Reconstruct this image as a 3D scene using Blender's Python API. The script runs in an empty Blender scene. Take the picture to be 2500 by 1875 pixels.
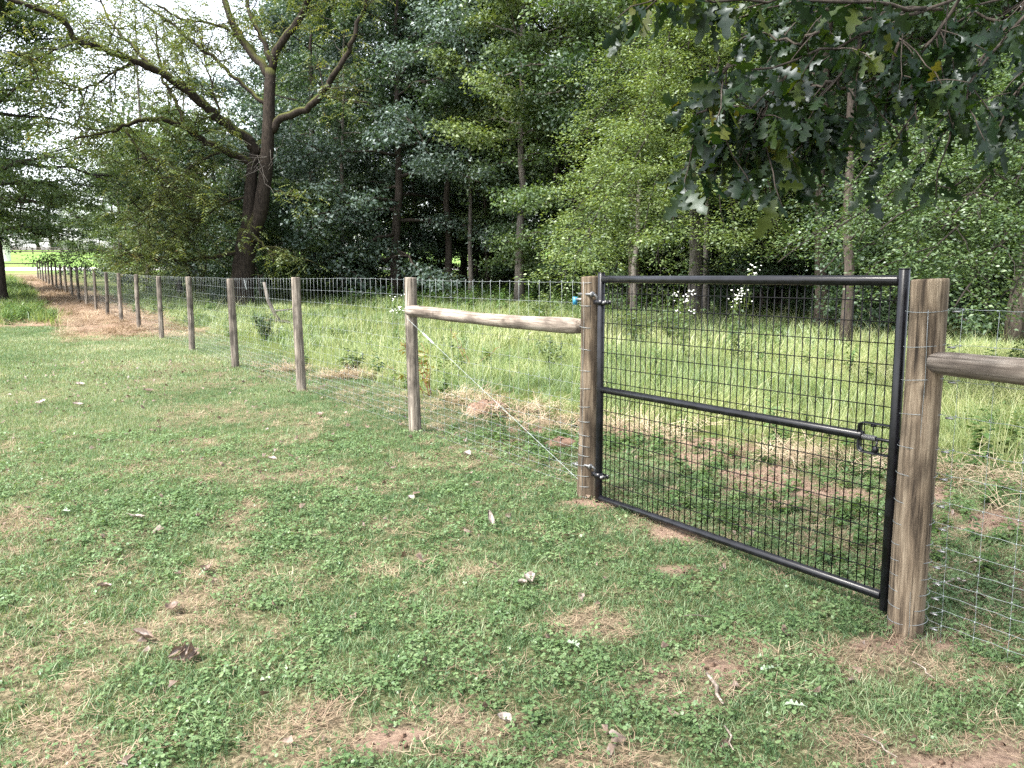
import bpy, math, random
import numpy as np
from mathutils import Vector, Matrix

# ------------------------------------------------------------------ camera, sky, sun, exposure
scene = bpy.context.scene
EYE = 1.62
FPX = 2040.0                      # focal length in pixels of a 2500 px wide picture
TILT = math.atan(262.5 / FPX)
cam_data = bpy.data.cameras.new("camera")
cam_data.sensor_fit = 'HORIZONTAL'
cam_data.sensor_width = 36.0
cam_data.lens = 36.0 * FPX / 2500.0
cam_data.clip_start = 0.05
cam_data.clip_end = 3000.0
camera = bpy.data.objects.new("camera", cam_data)
camera.location = (0, 0, EYE)
camera.rotation_euler = (math.radians(90) - TILT, 0, 0)
scene.collection.objects.link(camera)
scene.camera = camera

SUN_EL, SUN_AZ = math.radians(56), math.radians(-128)     # azimuth clockwise from +Y
world = bpy.data.worlds.new("World")
scene.world = world
world.use_nodes = True
wn, wl = world.node_tree.nodes, world.node_tree.links
wn.clear()
sky = wn.new("ShaderNodeTexSky")
sky.sky_type = 'NISHITA'
sky.sun_disc = False
sky.sun_elevation = SUN_EL
sky.sun_rotation = SUN_AZ
sky.air_density = 1.0
sky.dust_density = 2.0
sky.ozone_density = 1.0
hs = wn.new("ShaderNodeHueSaturation")
hs.inputs["Saturation"].default_value = 0.35              # thin white cloud cover
bgn = wn.new("ShaderNodeBackground")
bgn.inputs["Strength"].default_value = 0.14
wo = wn.new("ShaderNodeOutputWorld")
wl.new(sky.outputs[0], hs.inputs["Color"])
wl.new(hs.outputs[0], bgn.inputs["Color"])
wl.new(bgn.outputs[0], wo.inputs["Surface"])

sun_data = bpy.data.lights.new("sun", 'SUN')
sun_data.energy = 2.6
sun_data.angle = math.radians(14)
sun_data.color = (1.0, 0.96, 0.88)
sun = bpy.data.objects.new("sun", sun_data)
sd = Vector((math.sin(SUN_AZ) * math.cos(SUN_EL), math.cos(SUN_AZ) * math.cos(SUN_EL), math.sin(SUN_EL)))
sun.rotation_euler = sd.to_track_quat('Z', 'Y').to_euler()
scene.collection.objects.link(sun)

scene.view_settings.view_transform = 'Standard'
scene.view_settings.look = 'None'
scene.view_settings.gamma = 1.0
scene.view_settings.use_curve_mapping = False
scene.view_settings.exposure = 2.3
scene.render.engine = 'CYCLES'
scene.cycles.max_bounces = 5
scene.cycles.diffuse_bounces = 3
scene.cycles.glossy_bounces = 2
scene.cycles.transmission_bounces = 4
scene.cycles.use_denoising = False
scene.cycles.use_adaptive_sampling = True
scene.cycles.adaptive_threshold = 0.01
scene.cycles.caustics_reflective = False
scene.cycles.caustics_refractive = False

# ------------------------------------------------------------------ helpers
rng = np.random.default_rng(11)
random.seed(5)
COL = scene.collection
PI = math.pi
CF = np.array([0, math.cos(TILT), -math.sin(TILT)])
CU = np.array([0, math.sin(TILT), math.cos(TILT)])
CR = np.array([1.0, 0, 0])


def at(u, v, Y):
    """world point at depth Y for a spot seen at u, v (2500 px wide survey of the place)"""
    r = CF + CR * (u - 1250) / FPX - CU * (v - 937.5) / FPX
    return np.array([0, 0, EYE]) + r * (Y / r[1])


def sstep(a, b, x):
    t = np.clip((x - a) / (b - a), 0, 1)
    return t * t * (3 - 2 * t)


def softp(x, k):
    return k * np.log1p(np.exp(np.clip(x / k, -40, 40)))


def vnoise(x, y, seed=0):
    x = np.asarray(x, float); y = np.asarray(y, float)
    xi = np.floor(x).astype(np.int64); yi = np.floor(y).astype(np.int64)
    fx = x - xi; fy = y - yi
    fx = fx * fx * (3 - 2 * fx); fy = fy * fy * (3 - 2 * fy)

    def h(a, b):
        n = (a * 374761393 + b * 668265263 + seed * 1442695041) & 0xFFFFFFFF
        n = ((n ^ (n >> 13)) * 1274126177) & 0xFFFFFFFF
        n = n ^ (n >> 16)
        return (n & 0xFFFF) / 65535.0
    return (h(xi, yi) * (1 - fx) + h(xi + 1, yi) * fx) * (1 - fy) + (h(xi, yi + 1) * (1 - fx) + h(xi + 1, yi + 1) * fx) * fy


def fbm(x, y, seed=0, o=4):
    s = 0; a = 0.5; t = 0
    for i in range(o):
        s = s + a * vnoise(x * 2 ** i + 17.3 * i, y * 2 ** i - 9.1 * i, seed + i); t += a; a *= 0.5
    return s / t


def gz(x, y):
    x = np.asarray(x, float); y = np.asarray(y, float)
    z = 0.029 * softp(y - 25, 4.0) + 0.027 * softp(y - 80, 5.0)
    z = z - 0.085 * (1 - sstep(3.6, 6.0, y))
    z = z + 0.035 * (fbm(x * 0.45, y * 0.45, 3, 2) - 0.5) * sstep(1.5, 4, np.abs(y - 4.8) + np.abs(x - 1.3))
    return z


# fence line: from the latch post away to the far left
F0 = np.array([1.91, 3.86])
FD = np.array([-0.622, 1.0]); FD = FD / np.linalg.norm(FD)
FN = np.array([FD[1], -FD[0]])            # towards the meadow


def fs(s, off=0.0):
    return F0 + FD * s + FN * off


def fcoord(x, y):
    dx = np.asarray(x) - F0[0]; dy = np.asarray(y) - F0[1]
    return dx * FD[0] + dy * FD[1], dx * FN[0] + dy * FN[1]


def new_mesh(name, verts, faces, attrs=None, smooth=True):
    """fast mesh from arrays; faces: list of (n,k) int arrays"""
    if not isinstance(faces, (list, tuple)):
        faces = [faces]
    verts = np.asarray(verts, np.float32)
    me = bpy.data.meshes.new(name)
    me.vertices.add(len(verts))
    me.vertices.foreach_set("co", verts.ravel())
    loops = np.concatenate([np.asarray(f, np.int32).ravel() for f in faces])
    tot = np.concatenate([np.full(len(f), np.asarray(f).shape[1], np.int32) for f in faces])
    start = np.concatenate([[0], np.cumsum(tot)[:-1]]).astype(np.int32)
    me.loops.add(len(loops))
    me.loops.foreach_set("vertex_index", loops)
    me.polygons.add(len(tot))
    me.polygons.foreach_set("loop_start", start)
    me.polygons.foreach_set("loop_total", tot)
    if smooth:
        me.polygons.foreach_set("use_smooth", np.ones(len(tot), bool))
    if attrs:
        for k, a in attrs.items():
            at_ = me.attributes.new(k, 'FLOAT', 'POINT')
            at_.data.foreach_set("value", np.asarray(a, np.float32))
    me.update(calc_edges=True)
    return me


def obj(name, me, mat=None, parent=None, loc=None, rot=None, scale=None):
    o = bpy.data.objects.new(name, me)
    COL.objects.link(o)
    if mat is not None and me is not None and len(me.materials) == 0:
        me.materials.append(mat)
    if parent is not None:
        o.parent = parent
    if loc is not None:
        o.location = [float(c) for c in loc]
    if rot is not None:
        o.rotation_euler = rot
    if scale is not None:
        o.scale = scale
    return o


def tag(o, label=None, cat=None, group=None, kind=None):
    if label: o["label"] = label
    if cat: o["category"] = cat
    if group: o["group"] = group
    if kind: o["kind"] = kind
    return o


def thing(name, label, cat, loc=(0, 0, 0), rotz=0.0, group=None):
    o = bpy.data.objects.new(name, None)
    COL.objects.link(o)
    o.empty_display_size = 0.1
    o.location = [float(c) for c in loc]
    o.rotation_euler = (0, 0, rotz)
    return tag(o, label, cat, group)


class MB:
    """collects pieces of one part"""
    def __init__(self):
        self.v = []; self.q = []; self.t = []; self.n = 0; self.a = []

    def add(self, v, q=None, t=None, a=0.5):
        v = np.asarray(v, float)
        self.v.append(v)
        if q is not None and len(q): self.q.append(np.asarray(q) + self.n)
        if t is not None and len(t): self.t.append(np.asarray(t) + self.n)
        self.a.append(np.full(len(v), a) if np.isscalar(a) else np.asarray(a))
        self.n += len(v)

    def mesh(self, name, smooth=True):
        fc = []
        if self.q: fc.append(np.concatenate(self.q))
        if self.t: fc.append(np.concatenate(self.t))
        return new_mesh(name, np.concatenate(self.v), fc, {"v": np.concatenate(self.a)}, smooth)

    def tube(self, pts, rad, n=8, cap=True, a=0.5, rough=0.0, up=None):
        pts = np.asarray(pts, float)
        m = len(pts)
        rad = np.full(m, rad, float) if np.isscalar(rad) else np.asarray(rad, float)
        d = np.gradient(pts, axis=0)
        d /= np.linalg.norm(d, axis=1)[:, None] + 1e-12
        ref = np.array([0, 0, 1.0]) if abs(d[:, 2]).mean() < 0.8 else np.array([1.0, 0, 0])
        if up is not None: ref = np.asarray(up, float)
        s = np.cross(d, ref); s /= np.linalg.norm(s, axis=1)[:, None] + 1e-12
        w = np.cross(s, d)
        ang = np.arange(n) * 2 * PI / n
        rr = rad[:, None] * np.ones(n)
        if rough:
            rr = rr * (1 + rough * (rng.random((m, n)) - 0.5))
        V = pts[:, None, :] + rr[:, :, None] * (np.cos(ang)[None, :, None] * s[:, None, :] + np.sin(ang)[None, :, None] * w[:, None, :])
        V = V.reshape(-1, 3)
        i = np.arange(m - 1)[:, None] * n; j = np.arange(n)[None, :]
        j2 = (j + 1) % n
        q = np.stack([i + j, i + j2, i + n + j2, i + n + j], -1).reshape(-1, 4)
        t = []
        if cap:
            V = np.concatenate([V, pts[:1], pts[-1:]])
            c0, c1 = m * n, m * n + 1
            for k in range(n):
                t.append((c0, (k + 1) % n, k)); t.append((c1, (m - 1) * n + k, (m - 1) * n + (k + 1) % n))
        self.add(V, q, t, a)

    def box(self, c, size, rz=0.0, a=0.5, bev=0.0):
        c = np.asarray(c, float); sx, sy, sz = np.asarray(size, float) / 2
        V = np.array([[x, y, z] for z in (-sz, sz) for x, y in ((-sx, -sy), (sx, -sy), (sx, sy), (-sx, sy))])
        R = np.array([[math.cos(rz), -math.sin(rz), 0], [math.sin(rz), math.cos(rz), 0], [0, 0, 1]])
        self.add(V @ R.T + c, [(0, 3, 2, 1), (4, 5, 6, 7), (0, 1, 5, 4), (1, 2, 6, 5), (2, 3, 7, 6), (3, 0, 4, 7)], None, a)

    def ball(self, c, r, n=8, m=6, sc=(1, 1, 1), a=0.5):
        th = np.linspace(0, PI, m + 1); ph = np.arange(n) * 2 * PI / n
        V = np.stack([np.sin(th)[:, None] * np.cos(ph), np.sin(th)[:, None] * np.sin(ph), np.cos(th)[:, None] * np.ones(n)], -1)
        V = V.reshape(-1, 3) * r * np.asarray(sc) + np.asarray(c)
        i = np.arange(m)[:, None] * n; j = np.arange(n)[None, :]; j2 = (j + 1) % n
        self.add(V, np.stack([i + j, i + n + j, i + n + j2, i + j2], -1).reshape(-1, 4), None, a)

    def build(self, name, mat, parent=None, smooth=True, **k):
        return obj(name, self.mesh(name, smooth), mat, parent, **k)


# ------------------------------------------------------------------ materials
def nt(name):
    m = bpy.data.materials.new(name)
    m.use_nodes = True
    n = m.node_tree.nodes; n.clear()
    return m, n, m.node_tree.links


def ramp(n, stops):
    r = n.new("ShaderNodeValToRGB")
    e = r.color_ramp.elements
    while len(e) > 1: e.remove(e[-1])
    e[0].position = stops[0][0]; e[0].color = (*stops[0][1], 1)
    for p, c in stops[1:]:
        k = e.new(p); k.color = (*c, 1)
    return r


def math_node(n, l, op, a, b=None, clamp=False):
    m = n.new("ShaderNodeMath"); m.operation = op; m.use_clamp = clamp
    for i, x in enumerate((a, b)):
        if x is None: continue
        if isinstance(x, (int, float)): m.inputs[i].default_value = x
        else: l.new(x, m.inputs[i])
    return m.outputs[0]


def mixc(n, l, fac, a, b, mode='MIX'):
    m = n.new("ShaderNodeMix"); m.data_type = 'RGBA'; m.blend_type = mode
    for k, x in ((0, fac), (6, a), (7, b)):
        if isinstance(x, (int, float)): m.inputs[k].default_value = x
        elif isinstance(x, tuple): m.inputs[k].default_value = (*x, 1)
        else: l.new(x, m.inputs[k])
    return m.outputs[2]


def leaf_mat(name, stops, trans=0.35, tint=(1.25, 1.25, 0.5), gloss=0.03, rough=0.45, instancer=False, objrand=0.0, grad=None):
    m, n, l = nt(name)
    a = n.new("ShaderNodeAttribute"); a.attribute_name = "v"
    f = a.outputs["Fac"]
    if instancer:
        b = n.new("ShaderNodeAttribute"); b.attribute_name = "tone"; b.attribute_type = 'INSTANCER'
        f = math_node(n, l, 'ADD', math_node(n, l, 'MULTIPLY', f, 0.35), math_node(n, l, 'MULTIPLY', b.outputs["Fac"], 0.65))
    if objrand:
        oi = n.new("ShaderNodeObjectInfo")
        f = math_node(n, l, 'ADD', f, math_node(n, l, 'MULTIPLY', math_node(n, l, 'SUBTRACT', oi.outputs["Random"], 0.5), objrand), True)
    r = ramp(n, stops); l.new(f, r.inputs[0])
    c = r.outputs[0]
    if grad:
        h = n.new("ShaderNodeAttribute"); h.attribute_name = "h"
        c = mixc(n, l, h.outputs["Fac"], mixc(n, l, 0.6, c, grad), c)
    d = n.new("ShaderNodeBsdfDiffuse"); l.new(c, d.inputs[0])
    t = n.new("ShaderNodeBsdfTranslucent"); l.new(mixc(n, l, 1.0, c, tint, 'MULTIPLY'), t.inputs[0])
    g = n.new("ShaderNodeBsdfGlossy"); g.inputs["Roughness"].default_value = rough
    g.inputs[0].default_value = (0.8, 0.85, 0.9, 1)
    s1 = n.new("ShaderNodeMixShader"); s1.inputs[0].default_value = trans
    l.new(d.outputs[0], s1.inputs[1]); l.new(t.outputs[0], s1.inputs[2])
    s2 = n.new("ShaderNodeMixShader"); s2.inputs[0].default_value = gloss
    l.new(s1.outputs[0], s2.inputs[1]); l.new(g.outputs[0], s2.inputs[2])
    o = n.new("ShaderNodeOutputMaterial"); l.new(s2.outputs[0], o.inputs[0])
    return m


def bark_mat(name, dark, light, scale=(6, 6, 1.2), bump=0.6, moss=None, objrand=True):
    m, n, l = nt(name)
    tc = n.new("ShaderNodeTexCoord"); mp = n.new("ShaderNodeMapping"); mp.inputs["Scale"].default_value = scale
    l.new(tc.outputs["Object"], mp.inputs[0])
    no = n.new("ShaderNodeTexNoise"); no.inputs["Scale"].default_value = 3.0; no.inputs["Detail"].default_value = 7; no.inputs["Roughness"].default_value = 0.65
    l.new(mp.outputs[0], no.inputs["Vector"])
    r = ramp(n, [(0.32, dark), (0.68, light)]); l.new(no.outputs[0], r.inputs[0])
    c = r.outputs[0]
    if objrand:
        oi = n.new("ShaderNodeObjectInfo")
        hv = n.new("ShaderNodeHueSaturation"); l.new(c, hv.inputs["Color"])
        l.new(math_node(n, l, 'ADD', math_node(n, l, 'MULTIPLY', oi.outputs["Random"], 0.5), 0.75), hv.inputs["Value"])
        c = hv.outputs[0]
    if moss:
        ge = n.new("ShaderNodeNewGeometry"); sp = n.new("ShaderNodeSeparateXYZ"); l.new(ge.outputs["Normal"], sp.inputs[0])
        n2 = n.new("ShaderNodeTexNoise"); n2.inputs["Scale"].default_value = 1.6; n2.inputs["Detail"].default_value = 5
        l.new(tc.outputs["Object"], n2.inputs["Vector"])
        k = math_node(n, l, 'ADD', sp.outputs[2], math_node(n, l, 'MULTIPLY', n2.outputs[0], 1.3))
        mr = n.new("ShaderNodeMapRange"); mr.inputs[1].default_value = 0.85; mr.inputs[2].default_value = 1.35
        l.new(k, mr.inputs[0])
        c = mixc(n, l, mr.outputs[0], c, moss)
    b = n.new("ShaderNodeBsdfPrincipled"); b.inputs["Roughness"].default_value = 0.9; b.inputs["Specular IOR Level"].default_value = 0.15
    l.new(c, b.inputs["Base Color"])
    bp = n.new("ShaderNodeBump"); bp.inputs["Strength"].default_value = bump; bp.inputs["Distance"].default_value = 0.03
    l.new(no.outputs[0], bp.inputs["Height"]); l.new(bp.outputs[0], b.inputs["Normal"])
    o = n.new("ShaderNodeOutputMaterial"); l.new(b.outputs[0], o.inputs[0])
    return m


def wood_mat(name, dark, mid, light, axis='Z', grey=0.35):
    m, n, l = nt(name)
    tc = n.new("ShaderNodeTexCoord"); oi = n.new("ShaderNodeObjectInfo")
    ad = n.new("ShaderNodeVectorMath"); ad.operation = 'ADD'
    cb = n.new("ShaderNodeCombineXYZ")
    l.new(math_node(n, l, 'MULTIPLY', oi.outputs["Random"], 31.0), cb.inputs[0]); l.new(math_node(n, l, 'MULTIPLY', oi.outputs["Random"], 57.0), cb.inputs[2])
    l.new(tc.outputs["Object"], ad.inputs[0]); l.new(cb.outputs[0], ad.inputs[1])
    mp = n.new("ShaderNodeMapping")
    mp.inputs["Scale"].default_value = (42, 42, 2.2) if axis == 'Z' else (2.2, 42, 42)
    l.new(ad.outputs[0], mp.inputs[0])
    a = n.new("ShaderNodeTexNoise"); a.inputs["Scale"].default_value = 1.0; a.inputs["Detail"].default_value = 8; a.inputs["Roughness"].default_value = 0.7
    l.new(mp.outputs[0], a.inputs["Vector"])
    b2 = n.new("ShaderNodeTexNoise"); b2.inputs["Scale"].default_value = 5.0; b2.inputs["Detail"].default_value = 5
    mp2 = n.new("ShaderNodeMapping"); mp2.inputs["Scale"].default_value = (1.6, 1.6, 0.8) if axis == 'Z' else (0.8, 1.6, 1.6)
    l.new(ad.outputs[0], mp2.inputs[0]); l.new(mp2.outputs[0], b2.inputs["Vector"])
    r = ramp(n, [(0.36, dark), (0.50, mid), (0.66, light)]); l.new(a.outputs[0], r.inputs[0])
    st = n.new("ShaderNodeMapRange"); st.inputs[1].default_value = 0.48; st.inputs[2].default_value = 0.66; l.new(b2.outputs[0], st.inputs[0])
    c = mixc(n, l, math_node(n, l, 'MULTIPLY', st.outputs[0], 0.72), r.outputs[0], tuple(x * 0.8 for x in dark))
    mp3 = n.new("ShaderNodeMapping"); mp3.inputs["Scale"].default_value = (55, 55, 1.1) if axis == 'Z' else (1.1, 55, 55)
    l.new(ad.outputs[0], mp3.inputs[0])
    ck = n.new("ShaderNodeTexNoise"); ck.inputs["Scale"].default_value = 1.0; ck.inputs["Detail"].default_value = 3; l.new(mp3.outputs[0], ck.inputs["Vector"])
    cr = n.new("ShaderNodeMapRange"); cr.inputs[1].default_value = 0.36; cr.inputs[2].default_value = 0.31; l.new(ck.outputs[0], cr.inputs[0])
    vo = n.new("ShaderNodeTexVoronoi"); vo.inputs["Scale"].default_value = 1.0
    mp4 = n.new("ShaderNodeMapping"); mp4.inputs["Scale"].default_value = (9, 9, 4.5) if axis == 'Z' else (4.5, 9, 9)
    l.new(ad.outputs[0], mp4.inputs[0]); l.new(mp4.outputs[0], vo.inputs["Vector"])
    kn = n.new("ShaderNodeMapRange"); kn.inputs[1].default_value = 0.17; kn.inputs[2].default_value = 0.07; l.new(vo.outputs["Distance"], kn.inputs[0])
    c = mixc(n, l, math_node(n, l, 'MAXIMUM', math_node(n, l, 'MULTIPLY', cr.outputs[0], 0.85), math_node(n, l, 'MULTIPLY', kn.outputs[0], 0.6)), c, tuple(x * 0.45 for x in dark))
    hv = n.new("ShaderNodeHueSaturation"); l.new(c, hv.inputs["Color"])
    l.new(math_node(n, l, 'ADD', math_node(n, l, 'MULTIPLY', oi.outputs["Random"], 0.5), 0.78), hv.inputs["Value"])
    hv.inputs["Saturation"].default_value = 1.0 - grey * 0.3
    b = n.new("ShaderNodeBsdfPrincipled"); b.inputs["Roughness"].default_value = 0.85; b.inputs["Specular IOR Level"].default_value = 0.2
    l.new(hv.outputs[0], b.inputs["Base Color"])
    bp = n.new("ShaderNodeBump"); bp.inputs["Strength"].default_value = 0.35; bp.inputs["Distance"].default_value = 0.004
    l.new(a.outputs[0], bp.inputs["Height"]); l.new(bp.outputs[0], b.inputs["Normal"])
    o = n.new("ShaderNodeOutputMaterial"); l.new(b.outputs[0], o.inputs[0])
    return m


def plain_mat(name, col, rough=0.6, metal=0.0, spec=0.5, var=0.15, scale=30, bump=0.0):
    m, n, l = nt(name)
    tc = n.new("ShaderNodeTexCoord")
    no = n.new("ShaderNodeTexNoise"); no.inputs["Scale"].default_value = scale; no.inputs["Detail"].default_value = 4
    l.new(tc.outputs["Object"], no.inputs["Vector"])
    r = ramp(n, [(0.3, tuple(x * (1 - var) for x in col)), (0.7, tuple(min(1, x * (1 + var)) for x in col))]); l.new(no.outputs[0], r.inputs[0])
    b = n.new("ShaderNodeBsdfPrincipled"); b.inputs["Roughness"].default_value = rough; b.inputs["Metallic"].default_value = metal
    b.inputs["Specular IOR Level"].default_value = spec
    l.new(r.outputs[0], b.inputs["Base Color"])
    if bump:
        bp = n.new("ShaderNodeBump"); bp.inputs["Strength"].default_value = bump; bp.inputs["Distance"].default_value = 0.002
        l.new(no.outputs[0], bp.inputs["Height"]); l.new(bp.outputs[0], b.inputs["Normal"])
    o = n.new("ShaderNodeOutputMaterial"); l.new(b.outputs[0], o.inputs[0])
    return m


M = {}
M['bark'] = bark_mat("bark", (0.02, 0.016, 0.013), (0.085, 0.070, 0.058))
M['bark_grey'] = bark_mat("bark_grey", (0.055, 0.048, 0.042), (0.165, 0.148, 0.13))
M['bark_moss'] = bark_mat("bark_moss", (0.008, 0.006, 0.005), (0.042, 0.033, 0.026), (5, 5, 1.5), 0.9, (0.06, 0.066, 0.016), False)
M['bark_dark'] = bark_mat("bark_dark", (0.008, 0.007, 0.006), (0.036, 0.030, 0.025))
M['post'] = wood_mat("post_wood", (0.034, 0.029, 0.024), (0.130, 0.108, 0.086), (0.29, 0.25, 0.205))
M['gatepost'] = wood_mat("gatepost_wood", (0.030, 0.021, 0.014), (0.125, 0.090, 0.057), (0.25, 0.195, 0.132))
M['rail'] = wood_mat("rail_wood", (0.085, 0.066, 0.052), (0.23, 0.185, 0.148), (0.40, 0.345, 0.29), 'X')
M['darkwood'] = wood_mat("dark_wood", (0.03, 0.024, 0.02), (0.07, 0.055, 0.045), (0.12, 0.10, 0.08))
M['wire'] = plain_mat("galvanised_wire", (0.25, 0.275, 0.28), 0.45, 0.4, 0.5, 0.1)
M['black'] = plain_mat("black_powder_coat", (0.006, 0.006, 0.008), 0.30, 0.0, 0.35, 0.7, 14, 0.05)
M['blackwire'] = plain_mat("black_wire", (0.004, 0.004, 0.005), 0.55, 0.0, 0.15)
M['zinc'] = plain_mat("zinc_hardware", (0.22, 0.22, 0.22), 0.45, 0.8)
M['blue'] = plain_mat("blue_plastic", (0.03, 0.20, 0.33), 0.45)
M['white'] = plain_mat("white_plastic", (0.5, 0.52, 0.52), 0.5)
M['whiterope'] = plain_mat("white_rope", (0.26, 0.29, 0.29), 0.7)
M['petal'] = plain_mat("white_petal", (0.80, 0.80, 0.76), 0.8, 0, 0.2)
M['road'] = plain_mat("pale_gravel_road", (0.62, 0.60, 0.57), 0.95, 0, 0.1, 0.12, 3)
M['clod'] = plain_mat("red_soil", (0.13, 0.085, 0.062), 1.0, 0, 0.1, 0.5, 40, 0.8)

G_LAWN = [(0.0, (0.042, 0.090, 0.034)), (0.28, (0.108, 0.182, 0.080)), (0.55, (0.205, 0.270, 0.140)), (0.8, (0.31, 0.325, 0.205)), (1.0, (0.43, 0.38, 0.27))]
M['lawn'] = leaf_mat("lawn_blade", G_LAWN, 0.35, (1.2, 1.2, 0.6), 0.02, 0.5, False)
M['meadow'] = leaf_mat("meadow_blade", [(0.0, (0.060, 0.112, 0.040)), (0.35, (0.150, 0.208, 0.074)), (0.7, (0.285, 0.32, 0.130)), (1.0, (0.44, 0.425, 0.25))], 0.4, (1.15, 1.2, 0.6), 0.03, 0.45, False)
M['weed'] = leaf_mat("weed_leaf", [(0.0, (0.035, 0.075, 0.024)), (0.5, (0.08, 0.14, 0.045)), (1.0, (0.16, 0.22, 0.085))], 0.3, (1.2, 1.2, 0.5), 0.04, 0.4, True)
M['clover'] = leaf_mat("clover_leaf", [(0.0, (0.045, 0.092, 0.032)), (0.5, (0.105, 0.170, 0.066)), (1.0, (0.20, 0.265, 0.125))], 0.3, (1.2, 1.2, 0.5), 0.03, 0.4, True)
M['straw'] = leaf_mat("straw", [(0.0, (0.10, 0.068, 0.046)), (0.4, (0.23, 0.165, 0.110)), (0.75, (0.38, 0.295, 0.20)), (1.0, (0.52, 0.44, 0.33))], 0.15, (1.1, 1.0, 0.7), 0.03, 0.5, True)
M['oakleaf'] = leaf_mat("oak_leaf", [(0.0, (0.008, 0.020, 0.007)), (0.6, (0.021, 0.040, 0.011)), (0.88, (0.055, 0.072, 0.014)), (1.0, (0.15, 0.12, 0.02))], 0.36, (1.5, 1.5, 0.35), 0.028, 0.40, objrand=0.9)
M['dryleaf'] = leaf_mat("dry_leaf", [(0.0, (0.09, 0.07, 0.058)), (0.5, (0.24, 0.20, 0.175)), (1.0, (0.46, 0.42, 0.38))], 0.15, (1.1, 1, .8), 0.04, 0.5)
M['brownleaf'] = leaf_mat("brown_leaf", [(0.0, (0.05, 0.034, 0.026)), (1.0, (0.22, 0.155, 0.115))], 0.15, (1.1, 1, .8), 0.04, 0.5)
M['paleleaf'] = leaf_mat("pale_green_leaf", [(0.0, (0.14, 0.19, 0.13)), (1.0, (0.32, 0.38, 0.28))], 0.2, (1.1, 1, .8), 0.05, 0.5)
M['pokeleaf'] = leaf_mat("reddish_leaf", [(0.0, (0.14, 0.08, 0.03)), (0.6, (0.20, 0.17, 0.04)), (1.0, (0.10, 0.16, 0.04))], 0.35)
CROWN = {
    'blue': leaf_mat("leaves_bluegreen", [(0.0, (0.028, 0.050, 0.034)), (0.5, (0.060, 0.098, 0.070)), (1.0, (0.125, 0.170, 0.132))], 0.28, (1.2, 1.3, 0.6), 0.06, 0.5, objrand=0.25),
    'yellow': leaf_mat("leaves_yellowgreen", [(0.0, (0.050, 0.088, 0.028)), (0.5, (0.112, 0.165, 0.054)), (1.0, (0.225, 0.275, 0.108))], 0.35, (1.2, 1.2, 0.45), 0.04, 0.5, objrand=0.25),
    'mid': leaf_mat("leaves_midgreen", [(0.0, (0.038, 0.070, 0.024)), (0.5, (0.082, 0.130, 0.045)), (1.0, (0.165, 0.215, 0.085))], 0.38, (1.25, 1.25, 0.5), 0.04, 0.5, objrand=0.25),
    'walnut': leaf_mat("leaves_walnut", [(0.0, (0.045, 0.070, 0.024)), (0.5, (0.100, 0.135, 0.048)), (0.92, (0.19, 0.21, 0.085)), (1.0, (0.24, 0.16, 0.06))], 0.38, (1.2, 1.15, 0.45), 0.03, 0.5, objrand=0.1),
    'dark': leaf_mat("leaves_dark", [(0.0, (0.020, 0.042, 0.018)), (0.5, (0.045, 0.080, 0.034)), (1.0, (0.095, 0.140, 0.062))], 0.32, (1.2, 1.3, 0.5), 0.04, 0.5, objrand=0.25),
    'locust': leaf_mat("leaves_locust", [(0.0, (0.022, 0.045, 0.016)), (0.5, (0.062, 0.104, 0.036)), (1.0, (0.16, 0.215, 0.09))], 0.3, (1.2, 1.25, 0.5), 0.05, 0.45, objrand=0.1),
}


# ------------------------------------------------------------------ ground masks
def edge_off(s):
    """how far beyond the fence the tall meadow grass begins"""
    return 1.25 + 2.6 * (1 - sstep(-2.0, 9.0, s)) + 0.9 * (1 - sstep(-4, 3, s))


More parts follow.
